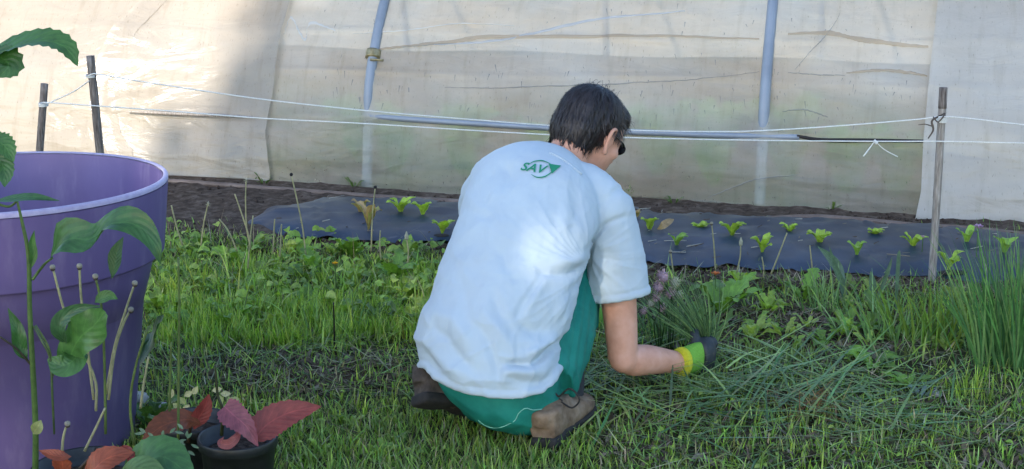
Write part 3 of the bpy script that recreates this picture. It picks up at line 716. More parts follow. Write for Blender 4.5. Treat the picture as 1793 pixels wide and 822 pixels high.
# short lawn
P = scatter(330000, -2.2, 2.8, 2.3, 5.3); px, py, dF = zone(P)
n1 = sines(P[:, 0], P[:, 1], 11, 3); n2 = sines(P[:, 0], P[:, 1], 12, 9)
fg = np.clip((py-690-18*n1)/50, 0, 1)*np.clip((1120-px)/200+.25, .25, 1)
mid = np.clip((px-230)/30, 0, 1)*np.clip((790-px)/30, 0, 1)*np.clip((dF-8)/25, 0, 1)*np.clip((615-py)/30, 0, 1)
den = .30+.6*fg+.25*mid+.14*n2
den = np.where(dF < 6, 0, den)*np.where((px > 1100) & (py < 700), .7, 1)
k = rng.random(len(P)) < np.clip(den+.15*n1, .05, 1)*.62
Q = P[k]; N = len(Q); fgk = fg[k]
blades(mb, Q, rng.uniform(0, 6.28, N), rng.uniform(.022, .05, N)*(1+.25*n1[k]), np.abs(rng.normal(.25, .3, N)), rng.uniform(.0025, .005, N), tints(N, GR+GR+HY[:2]+BR[:2]+[(.34, .46, .13)], jit=.3), 3, rng.uniform(.2, 1.1, N), None)
setp(mb.build('lawn_grass', M['grass'], smooth=False), 'short green mown grass of the foreground', 'grass', kind='stuff')
# lush bright tufts on the left
mb = MB(); P = scatter(60000); px, py, dF = zone(P)
n1 = sines(P[:, 0], P[:, 1], 21, 4); n2 = sines(P[:, 0], P[:, 1], 22, 11)
L1 = np.clip((px-215)/30, 0, 1)*np.clip((800-px)/25, 0, 1)*np.clip((dF-12)/20, 0, 1)*np.clip((600+42*n1-py)/26, 0, 1)
R1 = np.clip((px-1120)/40, 0, 1)*np.clip((dF-14)/22, 0, 1)*np.clip((560-py)/25, 0, 1)*.30 + np.clip((px-1560)/60, 0, 1)*np.clip((dF-20)/20, 0, 1)*np.clip((700-py)/40, 0, 1)*.5
den = (L1*.6+R1)*np.clip(.30+1.2*n2+.6*n1, 0, 1)
k = rng.random(len(P)) < den; Q = P[k]; N = len(Q)
blades(mb, Q, rng.uniform(0, 6.28, N), rng.uniform(.04, .125, N)*(1+.3*n1[k]), np.abs(rng.normal(.3, .35, N)), rng.uniform(.003, .0075, N), tints(N, BR+GR+[(.3, .33, .16), (.42, .56, .12), (.36, .5, .1)], jit=.28), 4, rng.uniform(.2, 1.6, N))
# tufts with fresh bright grass in a row near y 560
P = []
for i in range(170):
    x = random.uniform(290, 760); y = random.uniform(545, 612) if random.random() < .6 else random.uniform(470, 600); g = G(x, y)
    for q in range(random.randint(18, 42)): P.append((g.x+random.gauss(0, .018), g.y+random.gauss(0, .012), 0))
for cx, cy, n_ in ((1745, 600, 130), (1762, 565, 60), (1700, 690, 60), (840, 590, 0)):
    for q in range(n_): g = G(cx+random.gauss(0, 28), cy+random.gauss(0, 10)); P.append((g.x, g.y, 0))
P = np.array(P); N = len(P); P[:, 2] = gz(P[:, 0], P[:, 1])
blades(mb, P, rng.uniform(0, 6.28, N), rng.uniform(.04, .085, N), np.abs(rng.normal(.15, .2, N)), rng.uniform(.003, .0055, N), tints(N, BR, jit=.15), 4, rng.uniform(.1, .7, N))
setp(mb.build('tall_grass', M['grass'], smooth=False), 'fresh bright green taller grass left of the man', 'grass', kind='stuff')
# broad weed leaves among the left grass (clover, sorrel, chickweed)
mb = MB(); P = scatter(15000); px, py, dF = zone(P); n2 = sines(P[:, 0], P[:, 1], 31, 7)
Lw = np.clip((px-200)/30, 0, 1)*np.clip((790-px)/25, 0, 1)*np.clip((dF-3)/12, 0, 1)*np.clip((590-py)/30, 0, 1)
Rw = np.clip((px-1130)/30, 0, 1)*np.clip((dF-8)/20, 0, 1)*np.clip((560-py)/50, 0, 1)*.35
Bl = np.clip((360-px)/60, 0, 1)*np.clip((py-640)/40, 0, 1)*.7
Fg = np.clip((py-600)/60, 0, 1)*.22
k = rng.random(len(P)) < np.clip((Lw+Rw+Bl)*(.5+.7*n2)+Fg, 0, 1)*.8; Q = P[k]
for i, p in enumerate(Q):
    a = random.uniform(0, 6.28); d = Vector((math.cos(a), math.sin(a), 0)); b0 = Vector(p); lw_ = float(Lw[k][i]); L = random.uniform(.012, .018+.027*lw_); H = random.uniform(.008, .03+.065*lw_)
    top_ = b0+Vector((random.gauss(0, .01), random.gauss(0, .01), H))
    c = np.array(random.choice(BR+GR))*random.uniform(.8, 1.15)
    leaf(mb, [top_, top_+d*L*.5+Vector((0, 0, L*.25)), top_+d*L], L*random.uniform(.35, .8), (random.gauss(0, .4), random.gauss(-.4, .4), 1), c, 4, 2, .2, shape=(.1, .8, 1, .8, .05))
for i in range(190):
    if i < 85 or i > 150: x, y = random.uniform(250, 775), random.uniform(440, 590)
    else: x, y = random.uniform(1150, 1780), random.uniform(500, 620)
    if 135 < i <= 150: x, y = random.uniform(540, 700), random.uniform(740, 810)
    if y < poly_y(x, FRONT)+14: continue
    g = G(x, y); n_ = random.randint(5, 9); c0 = np.array(random.choice(BR+GR))*random.uniform(.7, 1.1); LL = random.uniform(.05, .10)*(.5 if 135 < i <= 150 else 1)
    for q in range(n_):
        a = q*2.4+random.uniform(-.4, .4); d = Vector((math.cos(a), math.sin(a), 0)); l = LL*random.uniform(.6, 1.1); u = random.uniform(.35, 1.0)
        leaf(mb, [g, g+d*l*.2+Vector((0, 0, l*.35*u)), g+d*l*.5+Vector((0, 0, l*.75*u)), g+d*l*(1-.3*u)+Vector((0, 0, l*.9*u*random.uniform(.6, 1.05)))], l*random.uniform(.22, .42), -d*.8+Vector((0, 0, .7)), c0*random.uniform(.75, 1.25), 9, 2, .25, serr=.25, shape=(.12, .2, .5, .8, 1, .7, .08), wave=.3, ph=q)
setp(mb.build('ground_weeds', M['grass'], smooth=False), 'mixed low broad leaved weeds growing through the grass', 'weeds', kind='stuff')
# cut and wilted hay lying about
mb = MB(); P = scatter(60000); px, py, dF = zone(P); n1 = sines(P[:, 0], P[:, 1], 41, 3); n2 = sines(P[:, 0], P[:, 1], 42, 10)
band = np.clip((px-240)/50, 0, 1)*np.clip((820-px)/60, 0, 1)*np.clip((py-585)/25, 0, 1)*np.clip((725-py)/40, 0, 1)
rt = np.clip((px-1020)/50, 0, 1)*np.clip((py-520)/40, 0, 1)
thatch = np.clip((px-1130)/40, 0, 1)*np.exp(-((dF-14)/14.)**2)*1.2+np.clip((px-640)/40, 0, 1)*np.clip((820-px)/20, 0, 1)*np.exp(-((dF-4)/12.)**2)
k = rng.random(len(P)) < np.clip((band*.9+rt*.5)*(.6+.5*n2)+thatch*.6+.06, 0, 1)*np.where(dF < -6, 0, 1); Q = P[k]; N = len(Q)
Q[:, 2] += rng.uniform(.002, .022, N)
col = tints(N, HY+GR[:3]+BL[1:3], jit=.22); th = thatch[k] > .5; col[th] = tints(int(th.sum()), [(.34, .30, .19), (.24, .2, .12), (.42, .38, .26), (.18, .13, .08)], jit=.2)
blades(mb, Q, rng.uniform(0, 6.28, N), rng.uniform(.03, .11, N), rng.uniform(1.1, 1.5, N), rng.uniform(.002, .0045, N), col, 4, rng.uniform(-.2, .6, N))
setp(mb.build('cut_hay', M['hay'], smooth=False), 'dull wilted cut grass lying flat in swaths', 'cut grass', kind='stuff')
# long cut chive leaves lying right of the man
mb = MB(); P = scatter(36000, .1, 3.0, 2.7, 4.6); px, py, dF = zone(P); n1 = sines(P[:, 0], P[:, 1], 51, 3.5)
A = np.exp(-(((px-1150)/190.)**2+((py-690)/75.)**2))+.9*np.exp(-(((px-1340)/150.)**2+((py-680)/45.)**2))+.5*np.exp(-(((px-1560)/160.)**2+((py-740)/60.)**2))
A = np.where(py < 600, A*.1, A); A = np.where((px > 1110) & (px < 1330) & (py > 612) & (py < 668), A*.10, A); A = np.where((px > 1170) & (px < 1270) & (py > 612) & (py < 705), A*.2, A); k = rng.random(len(P)) < np.clip(A*(.55+.5*n1), 0, 1)*.5; Q = P[k]; N = len(Q); Q[:, 2] += rng.uniform(.004, .05, N)*np.clip(A[k], 0, 1)
az = np.where(px[k] < 1240, rng.normal(-.35, .75, N), rng.normal(.1, .7, N)); az = az+np.where(rng.random(N) < .4, math.pi, 0)+np.where(rng.random(N) < .2, rng.uniform(-1.3, 1.3, N), 0)
blades(mb, Q, az, rng.uniform(.08, .28, N), rng.uniform(1.15, 1.5, N), rng.uniform(.004, .009, N), tints(N, BL+[(.22, .34, .10), (.34, .46, .16), (.30, .42, .14)], jit=.28), 5, rng.uniform(-.05, .5, N), face=az+math.pi/2)
setp(mb.build('cut_chives', M['grass'], smooth=False), 'freshly cut chive leaves lying in a heap right of the man', 'cut chives', kind='stuff')
# pale dry stems standing and leaning
mb = MB(); P = scatter(9000); px, py, dF = zone(P)
k = rng.random(len(P)) < np.where((dF > 0) & (px > 230), np.where(dF < 120, .085, .03), 0)*np.where((px > 790) & (px < 1130), .3, 1); Q = P[k]; N = len(Q)
blades(mb, Q, rng.uniform(0, 6.28, N), rng.uniform(.05, .17, N), rng.uniform(.1, 1.2, N), rng.uniform(.0018, .003, N), tints(N, [(.5, .46, .32), (.38, .36, .22), (.3, .38, .15), (.24, .18, .12)], jit=.15), 5, rng.uniform(-.2, .8, N))
setp(mb.build('dry_stems', M['hay'], smooth=False), 'pale dry stems sticking up through the grass', 'dry stems', kind='stuff')
# bare muddy patch lumps and fine litter on the right, and in the swath on the left
mb = MB(); V = []; Fc = []
for i in range(5200):
    if random.random() < .62: x, y = random.gauss(1360, 130), random.gauss(575, 26)
    elif random.random() < .6: x, y = random.gauss(540, 110), random.gauss(650, 20)
    else: x, y = random.uniform(1050, 1793), random.uniform(700, 815)
    if y < 520: continue
    g = G(x, y, random.uniform(.004, .016)); a = random.uniform(0, 3.14); L = random.uniform(.006, .03); wd_ = random.uniform(.002, .008); c, s_ = math.cos(a), math.sin(a)
    d = Vector((c*L, s_*L, random.uniform(-.004, .012))); e = Vector((-s_*wd_, c*wd_, random.uniform(-.002, .004)))
    mb.add([tuple(g-d-e*.4), tuple(g+e), tuple(g+d+e*.3), tuple(g-e)], [(0, 1, 2, 3)], np.array(random.choice([(.10, .075, .05), (.16, .12, .08), (.06, .045, .03), (.2, .17, .13)]))*random.uniform(.7, 1.2))
setp(mb.build('leaf_litter', M['hay'], smooth=False), 'brown crumbled litter on the bare patches', 'litter', kind='stuff')
# pale stubble of the cut chives right of the glove
mb = MB(); P = []
for i in range(420):
    x = random.gauss(1345, 52); y = random.gauss(632, 9); g = G(x, y); P.append((g.x, g.y, .0))
for i in range(200):
    x = random.gauss(1240, 24); y = random.gauss(688, 8); g = G(x, y); P.append((g.x, g.y, .0))
P = np.array(P); N = len(P)
blades(mb, P, rng.uniform(0, 6.28, N), rng.uniform(.018, .05, N), np.abs(rng.normal(.3, .25, N)), rng.uniform(.0035, .0055, N), tints(N, [(.2, .3, .10), (.27, .36, .15), (.14, .24, .07)], jit=.15), 3, rng.uniform(0, .3, N))
setp(mb.build('chive_stubble', M['grass'], smooth=False), 'pale cut chive stubble right of the gloved hand', 'stubble', kind='stuff')

# ------------------------------------------------------------------ chive clumps
def chives(base, n, spread, H, splay, cols, label, lean=(0, 0), nm='chive_clump', wd=.0050):
    root = empty(nm, base, label, 'chives' if nm[0] == 'c' else 'grass tuft'); mb = MB()
    P = np.stack([rng.normal(base.x, spread, n), rng.normal(base.y, spread*.8, n), np.full(n, base.z)], 1)
    dx = P[:, 0]-base.x+lean[0]*splay+rng.normal(0, spread*.7, n); dy = P[:, 1]-base.y+lean[1]*splay+rng.normal(0, spread*.7, n)
    az = np.arctan2(dy, dx); ln = np.clip(np.hypot(dx, dy)/spread*splay, 0, 1.1)
    blades(mb, P, az, rng.uniform(.55, 1.0, n)*H, ln*.35, rng.uniform(.7, 1.3, n)*wd, tints(n, cols, jit=.18), 7, ln*.55+rng.uniform(-.05, .2, n), face=rng.uniform(-.7, .7, n))
    mb.build('leaves', M['grass'], root); return root
CHC = [(0.058, 0.156, 0.052), (0.091, 0.221, 0.072), (0.117, 0.260, 0.091), (0.072, 0.182, 0.078)]
chives(G(1785, 640), 300, .07, .40, .30, CHC+[(.16, .28, .10)], 'tall dark green chive clump at the right edge of the photo')
chives(G(1640, 600), 90, .07, .22, .35, [(.12, .22, .04), (.16, .26, .05)], 'yellow green thin leaved clump beside the stake', nm='grass_clump')
chives(G(1560, 600), 60, .07, .18, .5, BL, 'sparse blue green tuft left of the stake', nm='grass_clump')
chives(G(1450, 545), 50, .06, .16, .5, BL, 'low loose tuft below the broad blue leaf', nm='grass_clump')
chives(G(1170, 598), 110, .055, .15, .7, [(.10, .20, .08), (.14, .26, .10), (.2, .3, .14)], 'chive clump with fading flowers being cut by the man')
# faded flower heads
for k, (x, y, r) in enumerate([(1160, 489, .019), (1152, 507, .017), (1182, 500, .015), (1150, 524, .013), (1175, 517, .015), (1140, 536, .011), (1160, 543, .011), (1128, 548, .010), (1190, 520, .012)]):
    c = W(x, y-4, 3.60+.010*k); r = r*1.1; root = empty('chive_flower', c, ['round faded mauve chive flower, topmost beside the sleeve', 'faded mauve chive flower under the topmost one', 'greyish chive flower right of the mauve pair', 'small mauve chive flower at the left below the pair', 'greyish white chive flower in the middle of the bunch', 'tiny mauve flower low on the left of the bunch', 'tiny greyish flower low in the middle of the bunch', 'lowest leftmost small bud of the faded bunch', 'rightmost faded flower by the upright leaves'][k], 'flower', 'faded chive flowers')
    mb = MB(); colr = (.55, .40, .52) if k % 3 != 2 else (.52, .52, .47)
    ellipsoid(mb, c, r*.75, r*.75, r*.7, None, 8, 6, colr)
    for i in range(150):
        d = Vector(np.random.default_rng(i+k*200).normal(0, 1, 3)).normalized(); e = d.cross(Vector((.3, .5, .8))).normalized()*r*.14
        mb.add([tuple(c+d*r*.5-e), tuple(c+d*r*.5+e), tuple(c+d*r*random.uniform(1.0, 1.25))], [(0, 1, 2)], np.array(colr)*random.uniform(.55, 1.5))
    mb.build('petals', M['petal'], root, False)
    mb = MB(); b = G(1165+random.uniform(-15, 15), 620); tube(mb, [c, (c+b)/2+Vector((random.uniform(-.02, .02), 0, .02)), b], [.002], 5, 10, col=(.08, .15, .06)); mb.build('stem', M['grass'], root)

# ------------------------------------------------------------------ dandelion rosettes
def rosette(px, py, L, n, label, col=(.16, .30, .04), up=.8, wd=.3, seed=1, nm='dandelion_plant'):
    r = random.Random(seed); g = G(px, py); root = empty(nm, g, label, 'dandelion' if nm[0] == 'd' else 'weed'); mb = MB()
    for i in range(n):
        a = i*2.4+r.uniform(-.4, .4); d = Vector((math.cos(a), math.sin(a), 0)); l = L*r.uniform(.6, 1.1); u = up*r.uniform(.6, 1.2)
        P = [g, g+d*l*.2+Vector((0, 0, l*.35*u)), g+d*l*.5+Vector((0, 0, l*.75*u)), g+d*l*(1-.3*u)+Vector((0, 0, l*.95*u*r.uniform(.7, 1.05)))]
        leaf(mb, P, l*wd*r.uniform(.8, 1.2), -d*.8+Vector((0, 0, .7)), np.array(col)*r.uniform(.7, 1.3), 14, 4, .25, serr=.28, shape=(.12, .18, .4, .7, .95, 1, .7, .08), wave=.25, ph=i)
    mb.build('leaves', M['leaf'], root); return root
rosette(1262, 555, .15, 13, 'large dandelion plant with upright toothed leaves below the mat', seed=3)
rosette(1405, 530, .12, 7, 'dandelion with one broad upright leaf below the mat centre', seed=9, wd=.38)
rosette(1530, 645, .10, 8, 'low bright dandelion right of the bare earthy patch', seed=12, up=.45, wd=.4)
rosette(1590, 680, .09, 8, 'dandelion nearest the silvery leaves below the stake', seed=14, up=.5)
rosette(690, 500, .12, 9, 'broad leaved dandelion left of the shirt', seed=21, wd=.4)
rosette(615, 455, .10, 8, 'broad dandelion at the mat edge left of the shirt', seed=22, wd=.45)
rosette(545, 480, .10, 8, 'dandelion in the lush grass middle left', seed=24, wd=.35)
rosette(420, 470, .10, 8, 'dandelion at the left of the lush grass', seed=25, wd=.35)
rosette(350, 440, .09, 8, 'leafy dandelion beside the bare soil, behind the pot', seed=26, wd=.35)
rosette(200, 730, .20, 9, 'dark green toothed weed against the foot of the violet pot', col=(.045, .12, .03), seed=31, up=1.0, wd=.3, nm='leafy_weed')
rosette(265, 760, .12, 12, 'small leafed weed between the violet pot and the small black pots', col=(.08, .17, .04), seed=33, up=.9, wd=.35, nm='leafy_weed')
rosette(1612, 700, .06, 9, 'small silvery leaved plant below the stake', col=(.2, .26, .24), seed=41, up=.7, wd=.25, nm='silvery_plant')
# broad blue green leaves by the mat
root = empty('leek_plant', G(1480, 540), 'plant with broad blue green strap leaves reaching over the mat', 'leek'); mb = MB()
for P, wd_ in (([(1482, 540, 4.2), (1470, 480, 4.25), (1455, 455, 4.25), (1432, 432, 4.22)], .034), ([(1482, 540, 4.2), (1475, 500, 4.18), (1462, 470, 4.15), (1452, 432, 4.12)], .022), ([(1530, 530, 4.2), (1545, 500, 4.2), (1556, 470, 4.2), (1562, 450, 4.2)], .014), ([(1568, 560, 4.1), (1570, 500, 4.1), (1573, 450, 4.1), (1575, 438, 4.1)], .014), ([(1530, 530, 4.2), (1527, 500, 4.2), (1524, 475, 4.2)], .026)):
    leaf(mb, [W(*p) for p in P], wd_, (.3, -1, .4), (.10, .17, .12), 12, 4, .3, shape=(.4, .7, 1, 1, .7, .04))
mb.build('leaves', M['leaf'], root)

# ------------------------------------------------------------------ thin dandelion stalks
def stalk(pts, Y, label, head='bud', col=(.28, .27, .16), r=.0022):
    b = W(pts[0][0], pts[0][1], Y); root = empty('dandelion_stalk', b, label, 'stalk', 'bare dandelion stalks')
    P = [W(x, y, Y) for x, y in pts]; mb = MB(); tube(mb, P, [r*1.25, r], 6, 14, col=col); mb.build('stem', M['grass'], root)
    mb = MB(); c = P[-1]
    if head == 'bud':
        ellipsoid(mb, c, r*2.6, r*2.6, r*2.3, None, 8, 6, (.34, .31, .26)); ellipsoid(mb, c-Vector((0, 0, r*2)), r*2.2, r*2.2, r*1.6, None, 8, 6, (.09, .07, .06))
    elif head == 'dark': ellipsoid(mb, c, r*2.6, r*2.6, r*2.6, None, 8, 6, (.03, .03, .035))
    elif head == 'closed': tube(mb, [c, c+Vector((0, 0, .012)), c+Vector((0, 0, .026))], [r*2.6, r*3, r*.8], 8, 6, col=(.4, .4, .32))
    elif head == 'seed':
        for i in range(60):
            d = Vector(np.random.default_rng(i).normal(0, 1, 3)).normalized(); e = d.cross(Vector((.3, .5, .8))).normalized()*.0008
            mb.add([tuple(c-e), tuple(c+e), tuple(c+d*.012)], [(0, 1, 2)], (.55, .53, .5))
    if mb.n: mb.build('seed_head', M['petal'], root)
ST = [([(168, 720), (165, 660), (118, 560), (92, 468)], 2.55, 'stalk in front of the violet pot, leftmost of the tall ones', 'bud'),
 ([(164, 700), (152, 600), (142, 520), (139, 466)], 2.52, 'straight stalk in front of the violet pot, second from left', 'bud'),
 ([(185, 760), (183, 640), (178, 540), (167, 484)], 2.5, 'stalk before the violet pot with pale bud, below the green curled leaf', 'bud'),
 ([(190, 700), (200, 620), (215, 570), (229, 542)], 2.53, 'slanting stalk in front of the pot edge, the shorter of two', 'bud'),
 ([(186, 690), (200, 610), (218, 550), (236, 496)], 2.56, 'slanting stalk in front of the pot edge, the longer of two', 'bud'),
 ([(236, 780), (228, 710), (238, 640), (260, 572)], 2.5, 'thick pale green stalk at the right edge of the violet pot', 'none'),
 ([(246, 715), (252, 670), (260, 625)], 2.6, 'short whitish stalk just right of the violet pot', 'none'),
 ([(312, 770), (313, 640), (314, 540), (312, 452)], 2.62, 'long straight green stalk rising from the small black pots', 'none'),
 ([(297, 720), (298, 660), (300, 600)], 2.65, 'short green stalk left of the long straight one', 'none'),
 ([(148, 790), (170, 745), (184, 715)], 2.45, 'pale bent stalk low in front of the pot', 'none'),
 ([(108, 800), (111, 765), (118, 742)], 2.4, 'knotted dry stalk above the lowest red leaf', 'bud'),
 ([(92, 660), (85, 610), (62, 570)], 2.45, 'side shoot stalk near the main green stem', 'none'),
 ([(536, 450), (530, 400), (520, 350), (510, 306)], 4.55, 'tall stalk with dark tip in front of the mat\'s left end', 'dark'),
 ([(440, 440), (432, 400), (430, 350), (431, 316)], 4.7, 'stalk with white seed head near the tunnel foot', 'seed'),
 ([(438, 420), (425, 380), (411, 340)], 4.6, 'leaning dry stalk left of the white seed head', 'none'),
 ([(352, 430), (357, 390), (364, 358)], 4.4, 'short stalk with drooping pale head on the bare soil', 'seed'),
 ([(415, 440), (400, 405), (384, 384)], 4.3, 'pale stalk lying across the bare soil', 'none'),
 ([(434, 470), (438, 420), (443, 378)], 4.4, 'pale stalk in front of the mat tip, left of two', 'none'),
 ([(478, 445), (480, 400), (481, 384)], 4.4, 'short grey stalk in front of the mat tip', 'none'),
 ([(490, 450), (492, 415), (493, 393)], 4.35, 'short bent grey stalk on the mat tip', 'none'),
 ([(650, 440), (652, 380), (657, 328)], 4.55, 'thin stalk with dark bud beside the browned lettuce', 'dark'),
 ([(667, 455), (665, 425), (666, 404)], 4.4, 'short pale stalk right of the browned lettuce', 'none'),
 ([(714, 460), (715, 440), (712, 420)], 4.3, 'tiny stalk with round grey leaf left of shirt', 'closed'),
 ([(1253, 475), (1250, 430), (1246, 391)], 4.4, 'thin brownish stalk over the mat by the earthy patch', 'bud'),
 ([(1290, 478), (1296, 450), (1297, 430)], 4.4, 'stalk with white closed flower head over the mat', 'closed'),
 ([(1337, 486), (1337, 468), (1334, 450)], 4.4, 'pale upright stalk under the tall leaf lettuce', 'none'),
 ([(1350, 480), (1362, 450), (1378, 408)], 4.4, 'pale stalk leaning right over the mat', 'none'),
 ([(1424, 492), (1421, 460), (1418, 430)], 4.35, 'pale straight stalk left of the broad blue leaf', 'none'),
 ([(1180, 500), (1178, 470), (1174, 440)], 4.3, 'thin grey stalk with bud above the mauve flowers', 'bud'),
 ([(320, 430), (310, 400), (300, 360)], 4.2, 'dry stalk rising just right of the pot rim', 'none'),
 ([(586, 620), (585, 570), (584, 530)], 3.75, 'dark thin stick in the grass left of the shirt', 'none'),
 ([(1625, 700), (1622, 620), (1630, 540)], 3.9, 'yellowish bent stalk in front of the stake foot', 'none'),
 ([(1650, 700), (1662, 610), (1690, 548)], 3.85, 'bright arched stalk right of the stake foot', 'none'),
 ([(1700, 640), (1690, 560), (1680, 520)], 3.9, 'green stalk leaning by the chive clump', 'none')]
for a in ST: stalk(a[0], a[1], a[2], a[3], col=(.03, .025, .02) if 'dark thin' in a[2] else ((.16, .22, .07) if 'green' in a[2] or 'bright' in a[2] else (.42, .40, .26)))
def stone(px, py, r, label):
    c = G(px, py, r*.5); mb = MB(); ellipsoid(mb, c, r*1.3, r, r*.75, Matrix.Rotation(px, 3, 'Z'), 14, 10)
    me = voxel(mb, r*.16, 1); a = getv(me); a += getn(me)*(fbm(a, .7/r, px)*r*.3)[:, None]; setv(me, a); setp(finish('stone', me, M['stone']), label, 'stone')
stone(236, 700, .028, 'pale grey stone between the violet pot and the small pots'); stone(288, 716, .02, 'small whitish stone behind the brown red leaf')
stone(1640, 690, .012, 'tiny pale pebble in the grass below the stake')
# more distinct bits
def tinyflower(px, py, Y, col, label, nm='flower', r=.012):
    c = W(px, py, Y); mb = MB()
    for i in range(26):
        a = i*.8; d = Vector((math.cos(a), math.sin(a)*.6, .5)).normalized(); e = d.cross(Vector((0, 0, 1))).normalized()*r*.22
        mb.add([tuple(c), tuple(c+d*r*.7+e), tuple(c+d*r*random.uniform(.8, 1.1)), tuple(c+d*r*.7-e)], [(0, 1, 2, 3)], np.array(col)*random.uniform(.8, 1.2))
    b = Vector((c.x, c.y, 0)); tube(mb, [b, c], [.0015], 5, 3, col=(.08, .16, .04))
    setp(mb.build(nm, M['petal'], None, False), label, 'flower')
tinyflower(587, 463, 4.3, (.75, .42, .02), 'tiny orange yellow flower in the grass left of the shirt')
tinyflower(1253, 482, 4.15, (.55, .17, .06), 'orange withered flower among the dandelion leaves', r=.017)
tinyflower(1713, 400, 4.6, (.5, .30, .5), 'pink bloom lying against the tunnel foot at the right', r=.02)
tinyflower(1616, 416, 4.7, (.5, .30, .45), 'tiny pink bloom beside the stake', r=.009)
tinyflower(625, 650, 3.6, (.35, .14, .07), 'rusty brown dead leaf in the swath', nm='dead_leaf', r=.012)
# reddish brown withered tuft among the cut chives
mb = MB(); P = np.array([tuple(G(1420+random.gauss(0, 26), 712+random.gauss(0, 13), random.uniform(.005, .03))) for i in range(170)]); N = len(P)
blades(mb, P, rng.uniform(0, 6.28, N), rng.uniform(.03, .09, N), rng.uniform(.7, 1.5, N), rng.uniform(.002, .004, N), tints(N, [(.25, .13, .05), (.18, .08, .035), (.3, .22, .09)], jit=.2), 4, rng.uniform(0, 1, N))
setp(mb.build('withered_tuft', M['hay'], None, False), 'reddish brown withered tuft among the cut chives', 'dead plant')
# small weeds at the tunnel foot
for k, (x, y, l) in enumerate([(462, 328, 'small weed at tunnel foot left of the tall stalk'), (1180, 366, 'small yellowish weed at the tunnel foot right of the sleeve'), (1458, 376, 'flat weed at the tunnel foot behind the mat'), (1100, 352, 'weed at the tunnel foot just behind the shoulder'), (620, 334, 'faint weed at tunnel foot above the yellow lettuce')]):
    rosette(x, y, .07, 9, l, col=(.12, .19, .05), seed=60+k, up=.9, wd=.16, nm='small_weed')

# ------------------------------------------------------------------ small black pots with red leaved cuttings
def small_pot(c, r, h, label):
    root = empty('nursery_pot', c, label, 'plant pot', 'small black nursery pots')
    mb = MB(); lathe(mb, [(.0, .003), (r*.74, .0), (r*.76, .004), (r*.93, h*.86), (r*.97, h*.87), (r, h*.88), (r*1.01, h*.985), (r*.99, h), (r*.95, h*.985), (r*.92, h*.8), (r*.86, h*.8)], 48, c); mb.build('pot_wall', M['black_pot'], root)
    mb = MB(); lathe(mb, [(r*.87, h*.8), (r*.5, h*.83), (.001, h*.82)], 32, c); mb.build('potting_soil', M['soil_lump'], root); return root
c1 = G(416, 762, .17); c1.z = 0; small_pot(c1, .0785, .17, 'small black pot with red leaves and pale scuffed rim')
c2 = G(318, 765, .155); c2.z = 0; c2.y += .10; small_pot(c2, .075, .155, 'small black pot mostly hidden under the brown red leaf')
c3 = G(150, 815, .17); c3.z = 0; small_pot(c3, .10, .17, 'small black pot at the bottom left corner with red leaves')
def plant(nm, label, cat, base, parts):
    root = empty(nm, base, label, cat)
    for kind, *a in parts:
        mb = MB()
        if kind == 'stem': tube(mb, [W(*p) for p in a[0]], a[1], 8, len(a[0])*6, col=a[2]); mb.build('stem', M['grass'], root)
        else:
            pts, wd_, nr, col = a[:4]; kw = a[4] if len(a) > 4 else {}
            leaf(mb, [W(*p) for p in pts], wd_, nr, col, 22, 6, **kw); mb.build('leaf', M['redleaf'] if col[0] > col[1] else M['leaf'], root)
    return root
RD = (.26, .055, .045); PU = (.24, .075, .10); OR = (.30, .075, .035); BRN = (.20, .06, .022)
LS = (.05, .45, .85, 1, .9, .6, .03)
plant('red_leaf_cutting', 'wilting cutting with purple and red leaves in the right small pot', 'plant', c1, [
 ('stem', [(388, 762, 2.68), (390, 720, 2.66), (381, 690, 2.66), (377, 640, 2.66)], [.004, .003, .002], (.06, .07, .03)),
 ('leaf', [(393, 712, 2.62), (410, 728, 2.60), (432, 748, 2.58), (452, 782, 2.57)], .052, (-.5, -.9, .9), PU, dict(fold=.25, serr=.07, shape=(.7, 1, 1, .9, .7, .45, .03))),
 ('leaf', [(446, 768, 2.6), (470, 742, 2.62), (510, 722, 2.64), (562, 712, 2.66)], .062, (.1, -1, .6), RD, dict(fold=.15, serr=.06, shape=(.4, .95, 1, .95, .8, .5, .03))),
 ('leaf', [(420, 742, 2.62), (416, 764, 2.59), (402, 778, 2.585), (386, 776, 2.6), (392, 765, 2.61)], .02, (-.3, -.9, .4), (.33, .10, .09), dict(fold=.3))])
plant('red_leaf_cutting', 'brown red leaved cutting in the hidden black pot', 'plant', c2, [
 ('stem', [(330, 775, 2.72), (335, 740, 2.7), (345, 715, 2.7)], [.004, .003], (.08, .05, .03)),
 ('leaf', [(352, 742, 2.7), (325, 735, 2.68), (285, 746, 2.64), (248, 774, 2.6)], .055, (.1, -.75, .8), BRN, dict(fold=.2, serr=.05, shape=LS)),
 ('leaf', [(340, 752, 2.7), (346, 736, 2.7), (358, 715, 2.7), (366, 690, 2.7)], .035, (.3, -1, .1), RD, dict(fold=.3, serr=.05, shape=LS))])
